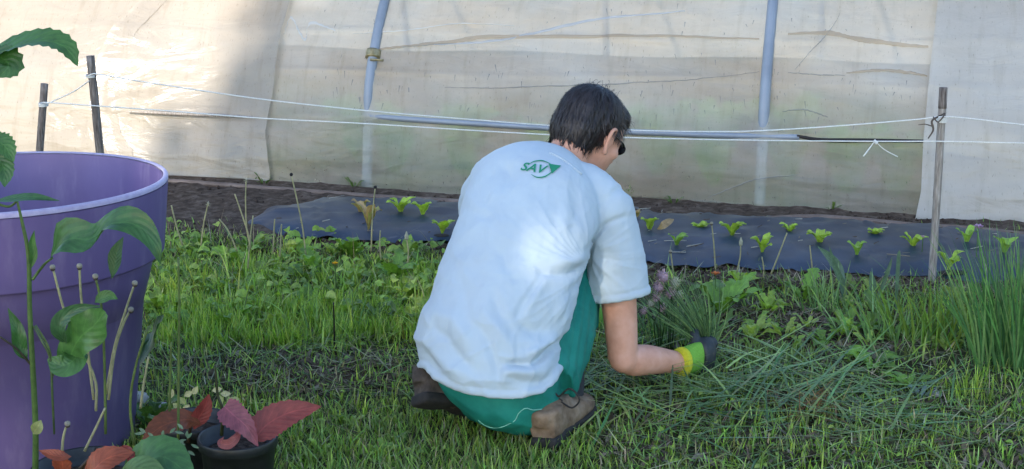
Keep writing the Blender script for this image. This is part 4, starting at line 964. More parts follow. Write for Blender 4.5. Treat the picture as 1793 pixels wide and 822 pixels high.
plant('red_leaf_cutting', 'cutting with orange red leaves and one big green leaf in corner pot', 'plant', c3, [
 ('stem', [(140, 822, 2.42), (160, 800, 2.42), (170, 785, 2.44)], [.004, .003], (.08, .05, .03)),
 ('leaf', [(104, 850, 2.4), (110, 822, 2.39), (108, 803, 2.385), (112, 790, 2.38)], .034, (.1, -1, .3), OR, dict(fold=.2, serr=.05, shape=(.5, .7, .8, 1, .9, .5, .03))),
 ('leaf', [(125, 800, 2.38), (108, 800, 2.37), (88, 796, 2.37), (68, 789, 2.37)], .022, (0, -.8, 1), OR, dict(fold=.3, serr=.05)),
 ('leaf', [(140, 850, 2.38), (165, 822, 2.37), (190, 802, 2.38), (236, 792, 2.40)], .050, (-.2, -1, .7), OR, dict(fold=.15, serr=.05, shape=LS)),
 ('leaf', [(205, 800, 2.42), (218, 790, 2.42), (228, 798, 2.40), (224, 812, 2.38)], .022, (.2, -1, .3), (.3, .06, .05), dict(fold=.3)),
 ('leaf', [(225, 850, 2.4), (250, 815, 2.38), (285, 800, 2.36), (330, 830, 2.3)], .085, (.15, -.9, 1), (.055, .145, .04), dict(fold=.1, serr=.03, shape=(.3, .8, 1, 1, .95, .7, .3))),
 ('leaf', [(200, 850, 2.36), (230, 822, 2.33), (262, 826, 2.3), (300, 860, 2.28)], .05, (.1, -.9, 1), (.09, .17, .05), dict(fold=.15, shape=LS))])
GL = (.045, .125, .035); GL2 = (.07, .17, .045); ST_ = (.12, .2, .06)
gb = G(62, 840, 0)
plant('sapling', 'green stemmed sapling with curling leaves in front of the violet pot', 'sapling', W(60, 800, 2.45), [
 ('stem', [(62, 830, 2.45), (62, 740, 2.43), (56, 620, 2.42), (52, 540, 2.42), (50, 450, 2.42), (40, 395, 2.42), (30, 352, 2.42)], [.006, .0055, .005, .0045, .004, .003, .002], ST_),
 ('stem', [(57, 490, 2.42), (68, 475, 2.42), (80, 461, 2.4), (92, 452, 2.39)], [.0028, .0018], ST_),
 ('leaf', [(90, 452, 2.39), (118, 420, 2.36), (160, 418, 2.34), (196, 392, 2.32), (240, 395, 2.30), (268, 425, 2.29), (281, 462, 2.29)], .062, (.1, -.75, .8), GL, dict(fold=.35, wave=.35, shape=(.3, 1.0, .95, .75, .8, .65, .4, .03))),
 ('leaf', [(50, 476, 2.42), (58, 450, 2.42), (56, 425, 2.42), (60, 404, 2.42)], .014, (.6, -1, .1), GL2, dict(fold=.5)),
 ('stem', [(60, 572, 2.42), (75, 600, 2.4), (88, 630, 2.4), (92, 700, 2.4), (95, 760, 2.42)], [.0025, .002], (.10, .15, .06)),
 ('leaf', [(120, 655, 2.44), (125, 620, 2.42), (140, 592, 2.40), (165, 570, 2.38), (184, 545, 2.37)], .066, (-.1, -1, .3), GL2, dict(fold=.15, wave=.3, shape=(.1, .6, .9, 1, 1, .85, .3))),
 ('leaf', [(118, 606, 2.43), (110, 592, 2.41), (104, 575, 2.40), (112, 556, 2.40), (140, 540, 2.40), (176, 536, 2.4)], .03, (-.2, -1, .1), (.05, .12, .05), dict(fold=.4)),
 ('leaf', [(140, 612, 2.44), (128, 632, 2.41), (108, 640, 2.4), (84, 628, 2.4)], .05, (0, -1, .5), GL2, dict(fold=.25, shape=(.2, .9, 1, .9, .7, .1))),
 ('leaf', [(48, 632, 2.42), (36, 610, 2.42), (30, 575, 2.42), (14, 540, 2.42)], .026, (.4, -1, .1), GL, dict(fold=.4, wave=.3)),
 ('leaf', [(166, 530, 2.46), (178, 522, 2.46), (192, 518, 2.46), (206, 524, 2.46)], .022, (0, -1, .4), GL2, dict(fold=.3)),
 ('leaf', [(196, 488, 2.5), (202, 460, 2.5), (206, 440, 2.5), (216, 415, 2.5)], .03, (-.4, -1, .1), (.03, .085, .03), dict(fold=.3)),
 ('stem', [(0, 590, 2.4), (30, 612, 2.41), (55, 640, 2.42)], [.0018, .0022], (.07, .06, .04)),
 ('leaf', [(-10, 352, 2.42), (20, 350, 2.4), (60, 347, 2.38), (104, 352, 2.37)], .022, (0, -.6, 1), GL, dict(fold=.3)),
 ('stem', [(30, 352, 2.42), (15, 362, 2.42), (-12, 355, 2.42)], [.002, .0025], ST_),
 ('leaf', [(58, 760, 2.4), (66, 748, 2.39), (72, 736, 2.39)], .022, (.1, -1, .2), (.30, .33, .14), dict(fold=.3))])
plant('overhanging_branch', 'toothed green leaves reaching in at the upper left corner', 'branch', W(-60, 60, 2.2), [
 ('stem', [(-90, 560, 2.25), (-70, 300, 2.22), (-60, 160, 2.2), (-30, 110, 2.2), (-8, 100, 2.2)], [.006, .005, .004, .0025], ST_),
 ('leaf', [(-30, 112, 2.2), (20, 84, 2.18), (75, 72, 2.16), (115, 84, 2.15), (136, 116, 2.14)], .052, (.1, -.55, 1), GL2, dict(fold=.3, serr=.10, shape=(.3, .9, 1, .95, .8, .5, .03))),
 ('leaf', [(-30, 88, 2.2), (0, 100, 2.18), (15, 115, 2.17), (-2, 136, 2.16)], .05, (.3, -1, .3), GL, dict(fold=.2, serr=.1, shape=LS)),
 ('leaf', [(-30, 240, 2.2), (-8, 246, 2.19), (10, 258, 2.18), (24, 284, 2.17)], .036, (.1, -.7, .8), GL2, dict(fold=.3, serr=.1, shape=LS)),
 ('leaf', [(-30, 270, 2.2), (-2, 280, 2.19), (8, 300, 2.18), (8, 328, 2.17)], .034, (.3, -1, .3), GL, dict(fold=.3, serr=.06, shape=LS))])
setp(bpy.data.objects['sapling'], None)
# variegated pale leaves near the small pots
mb = MB()
for i, (x, y) in enumerate([(395, 690), (402, 703), (380, 683), (386, 700), (330, 690), (318, 702), (326, 715), (310, 712), (342, 684), (412, 700), (300, 690)]):
    c = W(x, y, 2.95); a = i*1.7; d = Vector((math.cos(a), 0, math.sin(a)))*.016
    leaf(mb, [c-d*.7, c, c+d*.7], .014, (.2, -1, .5), (.34, .38, .16) if i % 2 else (.42, .42, .24), 6, 4, .3, shape=(.1, .8, 1, .7, .05))
    g = G(355, 760); 
for x, y in ((395, 690), (326, 700), (340, 690)): tube(mb, [W(x, y, 2.95), Vector((W(x, y, 2.95).x+.01, 2.98, 0))], [.0015], 5, 4, col=(.15, .18, .08))
setp(mb.build('variegated_plant', M['leaf']), 'plant with pale yellow edged leaves behind the small black pots', 'plant')
mb = MB()
for i in range(26):
    c = W(300+random.gauss(0, 24), 774+random.gauss(0, 12), 2.46+random.gauss(0, .02)); a = random.uniform(0, 6.28); d = Vector((math.cos(a)*.018, 0, math.sin(a)*.012))
    leaf(mb, [c, c+d*.5, c+d], .006, (.2, -1, .5), (.16, .24, .15), 5, 2, .3); 
tube(mb, [W(300, 774, 2.46), Vector((W(300, 774, 2.46).x, 2.47, 0))], [.002], 5, 4, col=(.1, .15, .08)); tube(mb, [W(285, 772, 2.47), Vector((W(300, 774, 2.46).x, 2.47, 0))], [.0015], 5, 4, col=(.1, .15, .08)); tube(mb, [W(318, 776, 2.46), Vector((W(300, 774, 2.46).x, 2.47, 0))], [.0015], 5, 4, col=(.1, .15, .08))
setp(mb.build('feathery_weed', M['leaf']), 'grey green feathery weed in front of the hidden pot', 'weed')
# ------------------------------------------------------------------ the man
def Wd(px, py, Y): return W(px, py, Y)
PY = 3.13
person = empty('person', Vector((W(880, 740, 3.1).x, 3.1, 0)), 'man in white t-shirt squatting with his back to us, cutting chives with a gloved hand', 'person')
FA = R(22); Fd = Vector((math.sin(FA), math.cos(FA), 0)); Rt = Vector((math.cos(FA), -math.sin(FA), 0))
# joints
hipc = W(872, 672, 3.17); nb = W(1000, 285, 3.56)
shR = W(1070, 372, 3.40); elR = W(1092, 628, 3.36); wrR = W(1192, 634, 3.50); haR = W(1226, 628, 3.53)
shL = W(862, 312, 3.56); elL = W(870, 470, 3.86); wrL = W(1040, 560, 3.98)
hipR = W(945, 668, 3.16); hipL = W(815, 655, 3.24); knR = W(1008, 440, 3.52); knL = W(842, 430, 3.66)
anR = W(985, 702, 3.20); anL = W(780, 668, 3.24)
HC = W(1031, 234, 3.585)
HY_ = R(44); HP = R(30)
hf = Vector((math.sin(HY_)*math.cos(HP), math.cos(HY_)*math.cos(HP), -math.sin(HP))); hr = Vector((math.cos(HY_), -math.sin(HY_), 0)); hu = hr.cross(hf).normalized()
tiltm = Matrix.Rotation(R(4), 3, hf); hr = tiltm @ hr; hu = tiltm @ hu
HS = .94
def H(x, y, z): return HC + (hr*x + hf*y + hu*z)*HS
HM = Matrix((hr, hf, hu)).transposed()
def ring(px, py, Y, wpx, dep, tilt, roll=0.0, yaw=FA):
    """centre pixel, half-width in px, half-depth in m, spine tilt forward"""
    c = W(px, py, Y); hw = (W(px+wpx, py, Y)-c).length
    f = Vector((math.sin(yaw), math.cos(yaw), 0)); r = Vector((math.cos(yaw), -math.sin(yaw), 0))
    b = f*math.cos(tilt)-Vector((0, 0, 1))*math.sin(tilt); s = Vector((0, 0, 1))*math.cos(tilt)+f*math.sin(tilt)
    a = r*math.cos(roll)+s*math.sin(roll)
    return (c, a*hw/math.cos(yaw)*.97, b*dep)
def limb(mb, P, rad, n=None, seg=16): tube(mb, P, rad, seg, n or len(P)*5)
# --- body: one continuous skin
mb = MB()
loft(mb, [ring(874, 700, 3.16, 60, .06, .3), ring(870, 675, 3.17, 88, .09, .38), ring(868, 620, 3.18, 100, .115, .45), ring(880, 540, 3.23, 104, .105, .55), ring(905, 460, 3.31, 105, .11, .65), ring(930, 390, 3.39, 100, .115, .7), ring(955, 335, 3.46, 92, .10, .75, -.15), ring(972, 305, 3.51, 60, .075, .75)], 32)
limb(mb, [W(960, 330, 3.47), W(990, 290, 3.53), H(-.0, -.045, -.07), H(0, -.025, -.02)], [.062, .052, .050, .052], 16)
limb(mb, [W(985, 335, 3.45), W(1030, 350, 3.42), shR], [.06, .055, .052])
limb(mb, [W(930, 320, 3.5), W(890, 310, 3.54), shL], [.06, .055, .052])
for c_, r_ in ((shR, .053), (elR, .037), (shL, .052), (elL, .036), (knR, .056), (knL, .056)): ellipsoid(mb, c_, r_, r_, r_, None, 16, 12)
limb(mb, [shR+Vector((0, .01, 0)), shR.lerp(elR, .35), shR.lerp(elR, .75), elR+Vector((-.002, 0, .0))], [.052, .048, .042, .037])
limb(mb, [elR+Vector((-.004, 0, .006)), elR.lerp(wrR, .15)+Vector((0, 0, -.003)), elR.lerp(wrR, .4), elR.lerp(wrR, .75), wrR, wrR.lerp(haR, .6)], [.034, .040, .039, .031, .026, .022])
limb(mb, [shL, shL.lerp(elL, .5), elL, elL.lerp(wrL, .4), wrL, wrL+Vector((.07, .02, -.01))], [.05, .044, .036, .037, .026, .03])
limb(mb, [hipR, hipR.lerp(knR, .5), knR, knR.lerp(anR, .35)+Vector((0, -.02, 0)), anR], [.065, .07, .054, .054, .036])
limb(mb, [hipL, hipL.lerp(knL, .5), knL, knL.lerp(anL, .35)+Vector((0, -.02, 0)), anL], [.065, .07, .054, .054, .036])
# feet inside the boots
toeR = anR+Vector((.04, .10, -.05)); toeL = anL+Vector((.02, .07, -.05))
limb(mb, [anR, anR.lerp(toeR, .5), toeR], [.036, .034, .028]); limb(mb, [anL, anL.lerp(toeL, .5)], [.034, .028])
# head
ellipsoid(mb, H(0, -.012, .028), .074*HS, .096*HS, .088*HS, HM, 28, 20)
loft(mb, [(H(0, .03, .05), (hr*.064), hf*.062), (H(0, .037, .01), hr*.066, hf*.058), (H(0, .038, -.03), hr*.062, hf*.058), (H(0, .04, -.065), hr*.053, hf*.052), (H(0, .05, -.095), hr*.038, hf*.04), (H(0, .056, -.108), hr*.02, hf*.024)], 24)
limb(mb, [H(0, .094, .012), H(0, .108, -.012), H(0, .118, -.030), H(0, .104, -.038)], [.009, .011, .013, .008])       # nose
limb(mb, [H(-.04, .082, .025), H(0, .096, .028), H(.04, .082, .025)], [.010, .012, .010])                              # brow
limb(mb, [H(-.02, .09, -.062), H(0, .098, -.060), H(.02, .09, -.062)], [.006, .008, .006]); limb(mb, [H(-.018, .088, -.071), H(0, .095, -.072), H(.018, .088, -.071)], [.006, .008, .006])
ellipsoid(mb, H(.058, .055, -.025), .014, .02, .016, HM, 12, 8); ellipsoid(mb, H(-.058, .055, -.025), .014, .02, .016, HM, 12, 8)
body = voxel(mb, .0048, 5)
bo = finish('body', body, M['skin'], person)
# ears
for sgn in (1, -1):
    mb = MB(); E = lambda y, z, o=0: H(sgn*(.0775+o), y, z)
    limb(mb, [E(.012, -.036, -.004), E(.000, -.040, .002), E(-.012, -.020, .008), E(-.019, .002, .013), E(-.014, .020, .012), E(.002, .026, .006), E(.012, .014, .000), E(.010, .0, -.002)], [.0045, .0065, .0055, .0052, .0050, .0048, .0045, .004], 40, 10)
    ellipsoid(mb, E(-.003, -.004, .001), .0045, .015, .024, HM @ Matrix.Rotation(sgn*R(-14), 3, 'Z'), 14, 10)
    limb(mb, [E(.004, -.015, -.002), E(-.004, -.014, .004)], [.006, .004], 5)
    finish('ear', voxel(mb, .0018, 3), M['skin'], person)
# eyes, mostly hidden
for sgn in (1, -1):
    mb = MB(); ellipsoid(mb, H(sgn*.032, .082, .002), .011, .011, .011, None, 12, 8); mb.build('eye', M['string'], person)
# beard
mb = MB()
loft(mb, [(H(0, .062, -.068), hr*.032, hf*.034), (H(0, .058, -.088), hr*.040, hf*.044), (H(0, .062, -.110), hr*.028, hf*.030), (H(0, .068, -.124), hr*.010, hf*.012)], 20)
bm = voxel(mb, .004, 2); a_ = getv(bm); nr = getn(bm); a_ += nr*(fbm(a_, 160, 3)*.003)[:, None]; setv(bm, a_); finish('beard', bm, M['lace'], person)
# glasses
gl = MB()
for sgn in (1, -1):
    P = [H(sgn*.034+.022*math.cos(t), .100-.010*abs(math.cos(t)) if False else .102-.12*abs(sgn*.034+.022*math.cos(t))**1.5*1.6, .002+.014*math.sin(t)) for t in np.linspace(0, 2*math.pi, 20)]
    tube(gl, P, [.0022], 6, 40)
    tube(gl, [H(sgn*.058, .088, .008), H(sgn*.074, .06, .010), H(sgn*.079, .02, .012), H(sgn*.080, .0, .006)], [.0035, .0022, .002], 6, 14)
tube(gl, [H(-.011, .102, .006), H(.011, .102, .006)], [.002], 6, 3)
go = gl.build('glasses', M['black'], person)
mb = MB()
for sgn in (1, -1):
    V = [H(sgn*.034, .103, .002)]+[H(sgn*.034+.023*math.cos(t), .101-.18*abs(sgn*.034+.023*math.cos(t))**1.5, .002+.013*math.sin(t)) for t in np.linspace(0, 2*math.pi, 21)[:-1]]
    mb.add([tuple(v) for v in V], [(0, 1+i, 1+(i+1) % 20) for i in range(20)])
mb.build('lens', M['lens'], go)
# --- hair
mb = MB()
ellipsoid(mb, H(0, -.012, .034), .083*HS, .106*HS, .094*HS, HM, 30, 20)
ellipsoid(mb, H(0, -.050, .000), .075*HS, .066*HS, .082*HS, HM, 24, 16)
ellipsoid(mb, H(.0, .045, .070), .066*HS, .052*HS, .044*HS, HM, 20, 14)
hm = voxel(mb, .004, 4); a = getv(hm); nr = getn(hm)
loc = (a-np.array(HC)) @ np.array(HM)/HS
# strands run down and out from the crown
cr = np.array([.01, -.035, .12])
dd = loc-cr; ang = np.arctan2(dd[:, 0], -dd[:, 1])
f1 = np.array([noise.fractal(Vector((math.cos(t)*7, math.sin(t)*7, q[2]*6)), .6, 2, 4) for t, q in zip(ang, loc)])
a += nr*(f1*.0035)[:, None]; setv(hm, a)
b_ = bmesh.new(); b_.from_mesh(hm)
kill = []
for v in b_.verts:
    l = HM.transposed() @ (v.co-HC)/HS; x, y, z = l
    low = -.058 + .004*math.sin(x*90) if y < -.045 else (-.058 + (y+.045)*.75)     # nape line rising to the ear
    if y > -.008: low = .012+.0*y                                                  # above the ear
    if y > .012: low = .000 if y < .030 else .05+.35*(y-.030)
    if z < low: kill.append(v)
bmesh.ops.delete(b_, geom=kill, context='VERTS'); b_.to_mesh(hm)
ho_tree = BVHTree.FromBMesh(b_)
# thin strands over the cap
smb = MB(); tmpv = [v.co.copy() for v in b_.verts]; tmpn = [v.normal.copy() for v in b_.verts]
rr = random.Random(4); crw = H(.01, -.035, .12)
for i in range(5200):
    k = rr.randrange(len(tmpv)); p = tmpv[k]; n_ = tmpn[k]; L = rr.uniform(.018, .05); st = []
    q = p.copy(); nn_ = n_.copy()
    for j in range(5):
        st.append((q + nn_*(.0006+.0022*math.sin(j/4*3.14)+(.0016*j if rr.random() < .15 else 0)), nn_.copy()))
        dr = (q-crw); dr = dr-nn_*dr.dot(nn_); 
        if dr.length < 1e-4: dr = Vector((1, 0, 0))
        dr.normalize(); dr = (dr + nn_.cross(dr)*.25 + Vector((0, 0, -.15))).normalized()
        q2 = q+dr*L/4; hit = ho_tree.find_nearest(q2)
        if hit[0] is None: break
        if (hit[0]-q2).length < .004: q = hit[0]; nn_ = hit[1]
        else: q = q2
    if len(st) < 5: continue
    V = []
    for j, (s, n2) in enumerate(st):
        t = (st[min(j+1, 4)][0]-st[max(j-1, 0)][0]); sd = t.cross(n2)
        sd = sd.normalized()*(.0010*(1-j/5.)) if sd.length > 1e-6 else Vector((.0005, 0, 0)); V += [tuple(s-sd), tuple(s+sd)]
    if (HM.transposed() @ (st[4][0]-HC)/HS).y > .0 and (HM.transposed() @ (st[4][0]-HC)/HS).z < -.008: continue
    smb.add(V, [(2*j, 2*j+1, 2*j+3, 2*j+2) for j in range(4)], np.array((.022, .017, .018))*rr.uniform(.4, 2.0))
b_.free()
for i in range(26):   # stray hairs on the crown
    p = H(rr.uniform(-.03, .03), rr.uniform(-.06, .03), .122); e = p+Vector((rr.uniform(-.015, .02), rr.uniform(-.01, .01), rr.uniform(.004, .018)))
    tube(smb, [p, p.lerp(e, .6)+Vector((0, 0, .004)), e], [.0005], 3, 5, col=(.02, .017, .018))
# hair cap carries the same tint
ca = hm.color_attributes.get('tint') or hm.color_attributes.new('tint', 'FLOAT_COLOR', 'POINT')
ca.data.foreach_set('color', np.tile([.013, .010, .011, 1], len(hm.vertices)).ravel())
hob = finish('hair', hm, M['hair'], person); smb.build('hair_strands', M['hair'], hob)

# --- trousers
mb = MB()
loft(mb, [ring(888, 748, 3.10, 30, .05, .1), ring(886, 732, 3.105, 62, .09, .15), ring(880, 705, 3.12, 90, .12, .25), ring(868, 670, 3.14, 108, .128, .4), ring(868, 640, 3.16, 112, .13, .45), ring(878, 580, 3.2, 105, .12, .5)], 40)
limb(mb, [hipR+Vector((-.02, 0, 0)), hipR.lerp(knR, .35), hipR.lerp(knR, .7), knR, knR+Vector((.01, .02, -.01))], [.112, .100, .085, .072, .066], 24, 22)
limb(mb, [knR+Vector((.0, 0, 0)), knR.lerp(anR, .25)+Vector((.004, 0, 0)), knR.lerp(anR, .55)+Vector((.006, .015, 0))], [.066, .068, .064], 14, 22)
limb(mb, [hipL+Vector((.035, 0, .02)), hipL.lerp(knL, .35), hipL.lerp(knL, .7), knL], [.095, .095, .08, .07], 24, 22)
limb(mb, [knL, knL.lerp(anL, .25), knL.lerp(anL, .5)], [.066, .066, .062], 14, 22)
ellipsoid(mb, W(915, 704, 3.12), .092, .10, .076, None, 28, 20); ellipsoid(mb, W(856, 682, 3.18), .080, .10, .078, None, 28, 20)
ellipsoid(mb, knR, .071, .071, .071); ellipsoid(mb, knL, .07, .07, .07)
pm = voxel(mb, .0058, 10); a = getv(pm); nr = getn(pm); px, py = proj(a)
d = fbm(a*np.array([1, 1, .5]), 9, 4)*.004
d += .004*np.array([max(0, 1-abs(noise.noise(Vector((q[0]*9+q[2]*5, q[2]*6, q[1]*8))))*1.8)**5 for q in a])
for x0 in (1004, 1018, 1030): d -= .004*np.exp(-((px-x0-(py-600)*-.12)/4.)**2)*(py > 480)*(py < 690)
a += nr*d[:, None]; a[:, 2] = np.maximum(a[:, 2], .012); setv(pm, a)
po = finish('trousers', pm, M['pants'], person)
pt = BVHTree.FromPolygons([Vector(v) for v in a], [tuple(p.vertices) for p in pm.polygons])
def on_surface(tree_, px_, py_, off):
    d_ = ray(px_, py_).normalized(); h = tree_.ray_cast(Vector((0, 0, CH_)), d_)
    return None if h[0] is None else h[0]+h[1]*off
CH_ = 1.2
def seam(tree_, pts, r, name, mat, par, off=.0006):
    P = []
    for (x0, y0), (x1, y1) in zip(pts[:-1], pts[1:]):
        for t in np.linspace(0, 1, max(2, int(math.hypot(x1-x0, y1-y0)/6)))[:-1]:
            q = on_surface(tree_, x0+(x1-x0)*t, y0+(y1-y0)*t, off)
            if q is not None: P.append(q)
    if len(P) < 3: return
    mb = MB(); tube(mb, P, [r], 6, len(P)*2); mb.build(name, mat, par)
seam(pt, [(838, 736), (848, 744), (862, 749), (878, 748), (890, 743), (902, 736), (908, 724), (920, 715), (932, 718), (960, 716)], .0011, 'stitching', M['stitch'], po)

# --- t-shirt
mb = MB()
rings = [ring(868, 724, 3.09, 100, .120, .1), ring(865, 690, 3.115, 117, .137, .30, -.02), ring(859, 640, 3.135, 125, .145, .38, -.03), ring(853, 590, 3.165, 122, .142, .45, -.03), ring(878, 535, 3.20, 123, .135, .52), ring(896, 480, 3.25, 120, .13, .62), ring(914, 420, 3.31, 118, .13, .68), ring(930, 370, 3.375, 114, .128, .74, -.05), ring(944, 325, 3.435, 108, .115, .80, -.16), ring(958, 296, 3.49, 82, .09, .85, -.22), ring(975, 280, 3.53, 52, .068, .85, -.2)]
loft(mb, rings, 48, 2.15, 44)
# shoulders and sleeves
limb(mb, [W(965, 318, 3.48), W(1020, 338, 3.44), W(1062, 366, 3.405)], [.072, .072, .068], 16, 24)
limb(mb, [W(935, 306, 3.50), W(890, 302, 3.54), W(862, 320, 3.57)], [.068, .062, .062], 16, 24)
slA = W(1062, 372, 3.405); slB = W(1084, 512, 3.385); sdir = (slB-slA).normalized()
limb(mb, [slA, slA.lerp(slB, .35)+Vector((.002, 0, 0)), slA.lerp(slB, .7)+Vector((.001, 0, 0)), slB, slB+sdir*.05], [.068, .072, .075, .078, .078], 26, 28)
ellipsoid(mb, slA+Vector((0, 0, -.004)), .0705, .0705, .0705, None, 28, 20); ellipsoid(mb, W(864, 322, 3.57), .0635, .0635, .0635, None, 24, 16)
limb(mb, [W(866, 322, 3.57), W(850, 350, 3.64), W(846, 400, 3.74)], [.062, .066, .066], 16, 24)
sm = voxel(mb, .0042, 10)
a = getv(sm); nr = getn(sm); px, py = proj(a)
nf = nr @ -np.array(ray(900, 500).normalized())
d = fbm(a*np.array([1, 1, .7]), 6, 12)*.006 + fbm(a*np.array([1.4, 1, .6]), 16, 2)*.0022
def fold(pts, amp, wd_):
    amp *= 1.5
    """a crease of the cloth: pulls the surface in or out along a line"""
    global d
    best = np.full(len(px), 1e9); P = np.array(pts, float)
    C = np.array([tuple(v)[:2] for v in spline([Vector((x, y, 0)) for x, y in pts], 14)])
    tt = np.zeros(len(px))
    for i in range(len(C)-1):
        ab = C[i+1]-C[i]; t = np.clip(((px-C[i, 0])*ab[0]+(py-C[i, 1])*ab[1])/(ab@ab), 0, 1)
        q = np.hypot(px-C[i, 0]-t*ab[0], py-C[i, 1]-t*ab[1]); m_ = q < best; best[m_] = q[m_]; tt[m_] = ((i+t)/(len(C)-1))[m_]
    d += amp*np.exp(-(best/wd_)**2)*np.sin(np.clip(tt, .03, .97)*math.pi)**.6*(nf > -.1)
for pts, am, wd_ in [
    ([(1032, 462), (1000, 478), (965, 478), (935, 470)], -.007, 9), ([(1034, 446), (1000, 458), (960, 458)], .005, 10),
    ([(1030, 482), (1005, 510), (985, 545)], -.005, 8), ([(1020, 500), (990, 530), (975, 560)], .004, 8),
    ([(952, 480), (925, 520), (902, 560)], -.004, 7), ([(962, 480), (936, 520), (914, 560)], .004, 8),
    ([(985, 588), (962, 612), (940, 632), (928, 630)], -.012, 7), ([(974, 582), (950, 604), (930, 618), (918, 618)], .010, 9),
    ([(930, 640), (905, 636), (884, 640)], -.010, 7), ([(950, 652), (915, 652), (888, 652), (880, 668)], .008, 9),
    ([(960, 668), (925, 672), (895, 668)], -.006, 8), ([(975, 640), (962, 660), (950, 680)], -.005, 7),
    ([(745, 570), (780, 590), (805, 625), (835, 650)], -.006, 9), ([(738, 590), (765, 620), (800, 650), (840, 668)], .006, 11),
    ([(752, 548), (790, 560), (815, 590), (820, 620)], .005, 12), ([(740, 612), (760, 640), (790, 662)], -.005, 8),
    ([(830, 560), (855, 600), (870, 640), (872, 670)], -.005, 9), ([(845, 545), (880, 590), (896, 625)], .005, 10),
    ([(870, 430), (890, 470), (905, 500)], -.003, 9), ([(860, 500), (875, 545), (905, 590)], -.004, 9), ([(800, 470), (815, 520), (812, 560)], -.003, 12),
    ([(905, 560), (930, 580), (965, 575)], -.004, 9), ([(905, 600), (935, 600), (970, 590)], .004, 10),
    ([(1002, 335), (1010, 370), (1000, 410)], -.004, 10), ([(1022, 345), (1034, 385), (1028, 420)], .004, 11), ([(960, 330), (975, 365), (970, 400)], -.003, 12),
    ([(1104, 376), (1070, 388), (1044, 412), (1032, 440), (1028, 470)], -.006, 5),
    ([(1040, 440), (1060, 450), (1085, 448)], -.003, 9), ([(1045, 470), (1075, 470), (1110, 460)], .003, 11), ([(900, 275), (915, 290), (910, 310)], .004, 10), ([(870, 290), (890, 300), (885, 330)], -.004, 9), ([(820, 370), (850, 380), (880, 370)], -.003, 10)]:
    fold(pts, am, wd_)
# sharp tension creases spreading from the armpit and gathering at the waist
V3 = [Vector(v) for v in a]
ap = W(1030, 470, 3.2); r1 = np.zeros(len(a)); r2 = np.zeros(len(a)); r3 = np.zeros(len(a))
for i, v in enumerate(V3):
    q = v-ap; dist = q.length+1e-4; an = math.atan2(q.z, q.x)
    r1[i] = (1-abs(noise.noise(Vector((an*5.5, dist*3, 1))))*1.6)
    r2[i] = (1-abs(noise.noise(Vector((v.x*7+v.z*5, v.z*13-v.x*4, 4))))*1.8)
    r3[i] = (1-abs(noise.noise(Vector((v.x*16-v.z*9, v.z*9+v.x*6, v.y*4+9))))*1.6)
dist = np.linalg.norm(a-np.array(ap), axis=1)
d += .0026*np.clip(r1, 0, 1)**4*np.exp(-((dist-.12)/.11)**2)
low_ = np.clip((py-540)/60, 0, 1)
d += .0060*np.clip(r2, 0, 1)**5*(.25+.75*low_) + .0028*np.clip(r3, 0, 1)**6*(.5+.5*low_)
d *= np.clip((py-255)/30, .15, 1)
lg = ((px-945)/48.)**2+((py-298)/26.)**2; d *= np.clip(lg-.2, .12, 1)
# hem ridge
a += nr*d[:, None]; setv(sm, a)
b_ = bmesh.new(); b_.from_mesh(sm)
kill = [v for v in b_.verts if ((v.co-slB).dot(sdir) > .012 and (v.co-slB).length < .16 and v.co.x > slB.x-.10) ]
# hem line: drop everything under the curve of the hem, and the neck opening
HEM = [(700, 640), (742, 648), (760, 668), (800, 688), (850, 698), (905, 701), (950, 692), (975, 672), (988, 645), (1002, 600), (1040, 520), (1070, 440)]
hx = [p[0] for p in HEM]; hy_ = [p[1] for p in HEM]
for v in b_.verts:
    x, y = proj(np.array(v.co)); 
    front = (v.co-W(905, 500, 3.27)).dot(Fd)
    if v.co.x < slB.x-.085 or (v.co-slB).length > .2:
        lim = np.interp(x, hx, hy_)
        if front < .10 and y > lim: kill.append(v)
        elif front >= .10 and v.co.z < .17: kill.append(v)
    c0 = W(990, 268, 3.545)
    if (v.co-c0).length < .060: kill.append(v)
bmesh.ops.delete(b_, geom=list(set(kill)), context='VERTS')
# tidy the cut edges
for _ in range(6):
    be = [v for v in b_.verts if v.is_boundary]; new = {}
    for v in be:
        nb_ = [e.other_vert(v) for e in v.link_edges if e.is_boundary]
        if len(nb_) == 2: new[v] = v.co*.4+(nb_[0].co+nb_[1].co)*.3
    for v, c in new.items(): v.co = c
# hem band: thicken edge rows a little
bd = [v.co.copy() for v in b_.verts if v.is_boundary]
from mathutils.kdtree import KDTree
kd = KDTree(max(1, len(bd)))
for i, c in enumerate(bd): kd.insert(c, i)
kd.balance()
b_.normal_update()
for v in b_.verts:
    q = kd.find(v.co)
    if q[0] is not None and q[2] < .03: v.co += v.normal*(.0022*math.exp(-((q[2]-.008)/.006)**2)-.0022*math.exp(-((q[2]-.019)/.003)**2))
b_.to_mesh(sm); b_.free()
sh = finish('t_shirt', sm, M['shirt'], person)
md = sh.modifiers.new('thickness', 'SOLIDIFY'); md.thickness = .003; md.offset = -1
a = getv(sm)+np.array(person.location)
stree = BVHTree.FromPolygons([Vector(v) for v in a], [tuple(p.vertices) for p in sm.polygons])
seam(stree, [(962, 268), (975, 274), (990, 283), (1004, 294), (1018, 306), (1030, 318)], .0028, 'collar', M['shirt'], sh, .001)
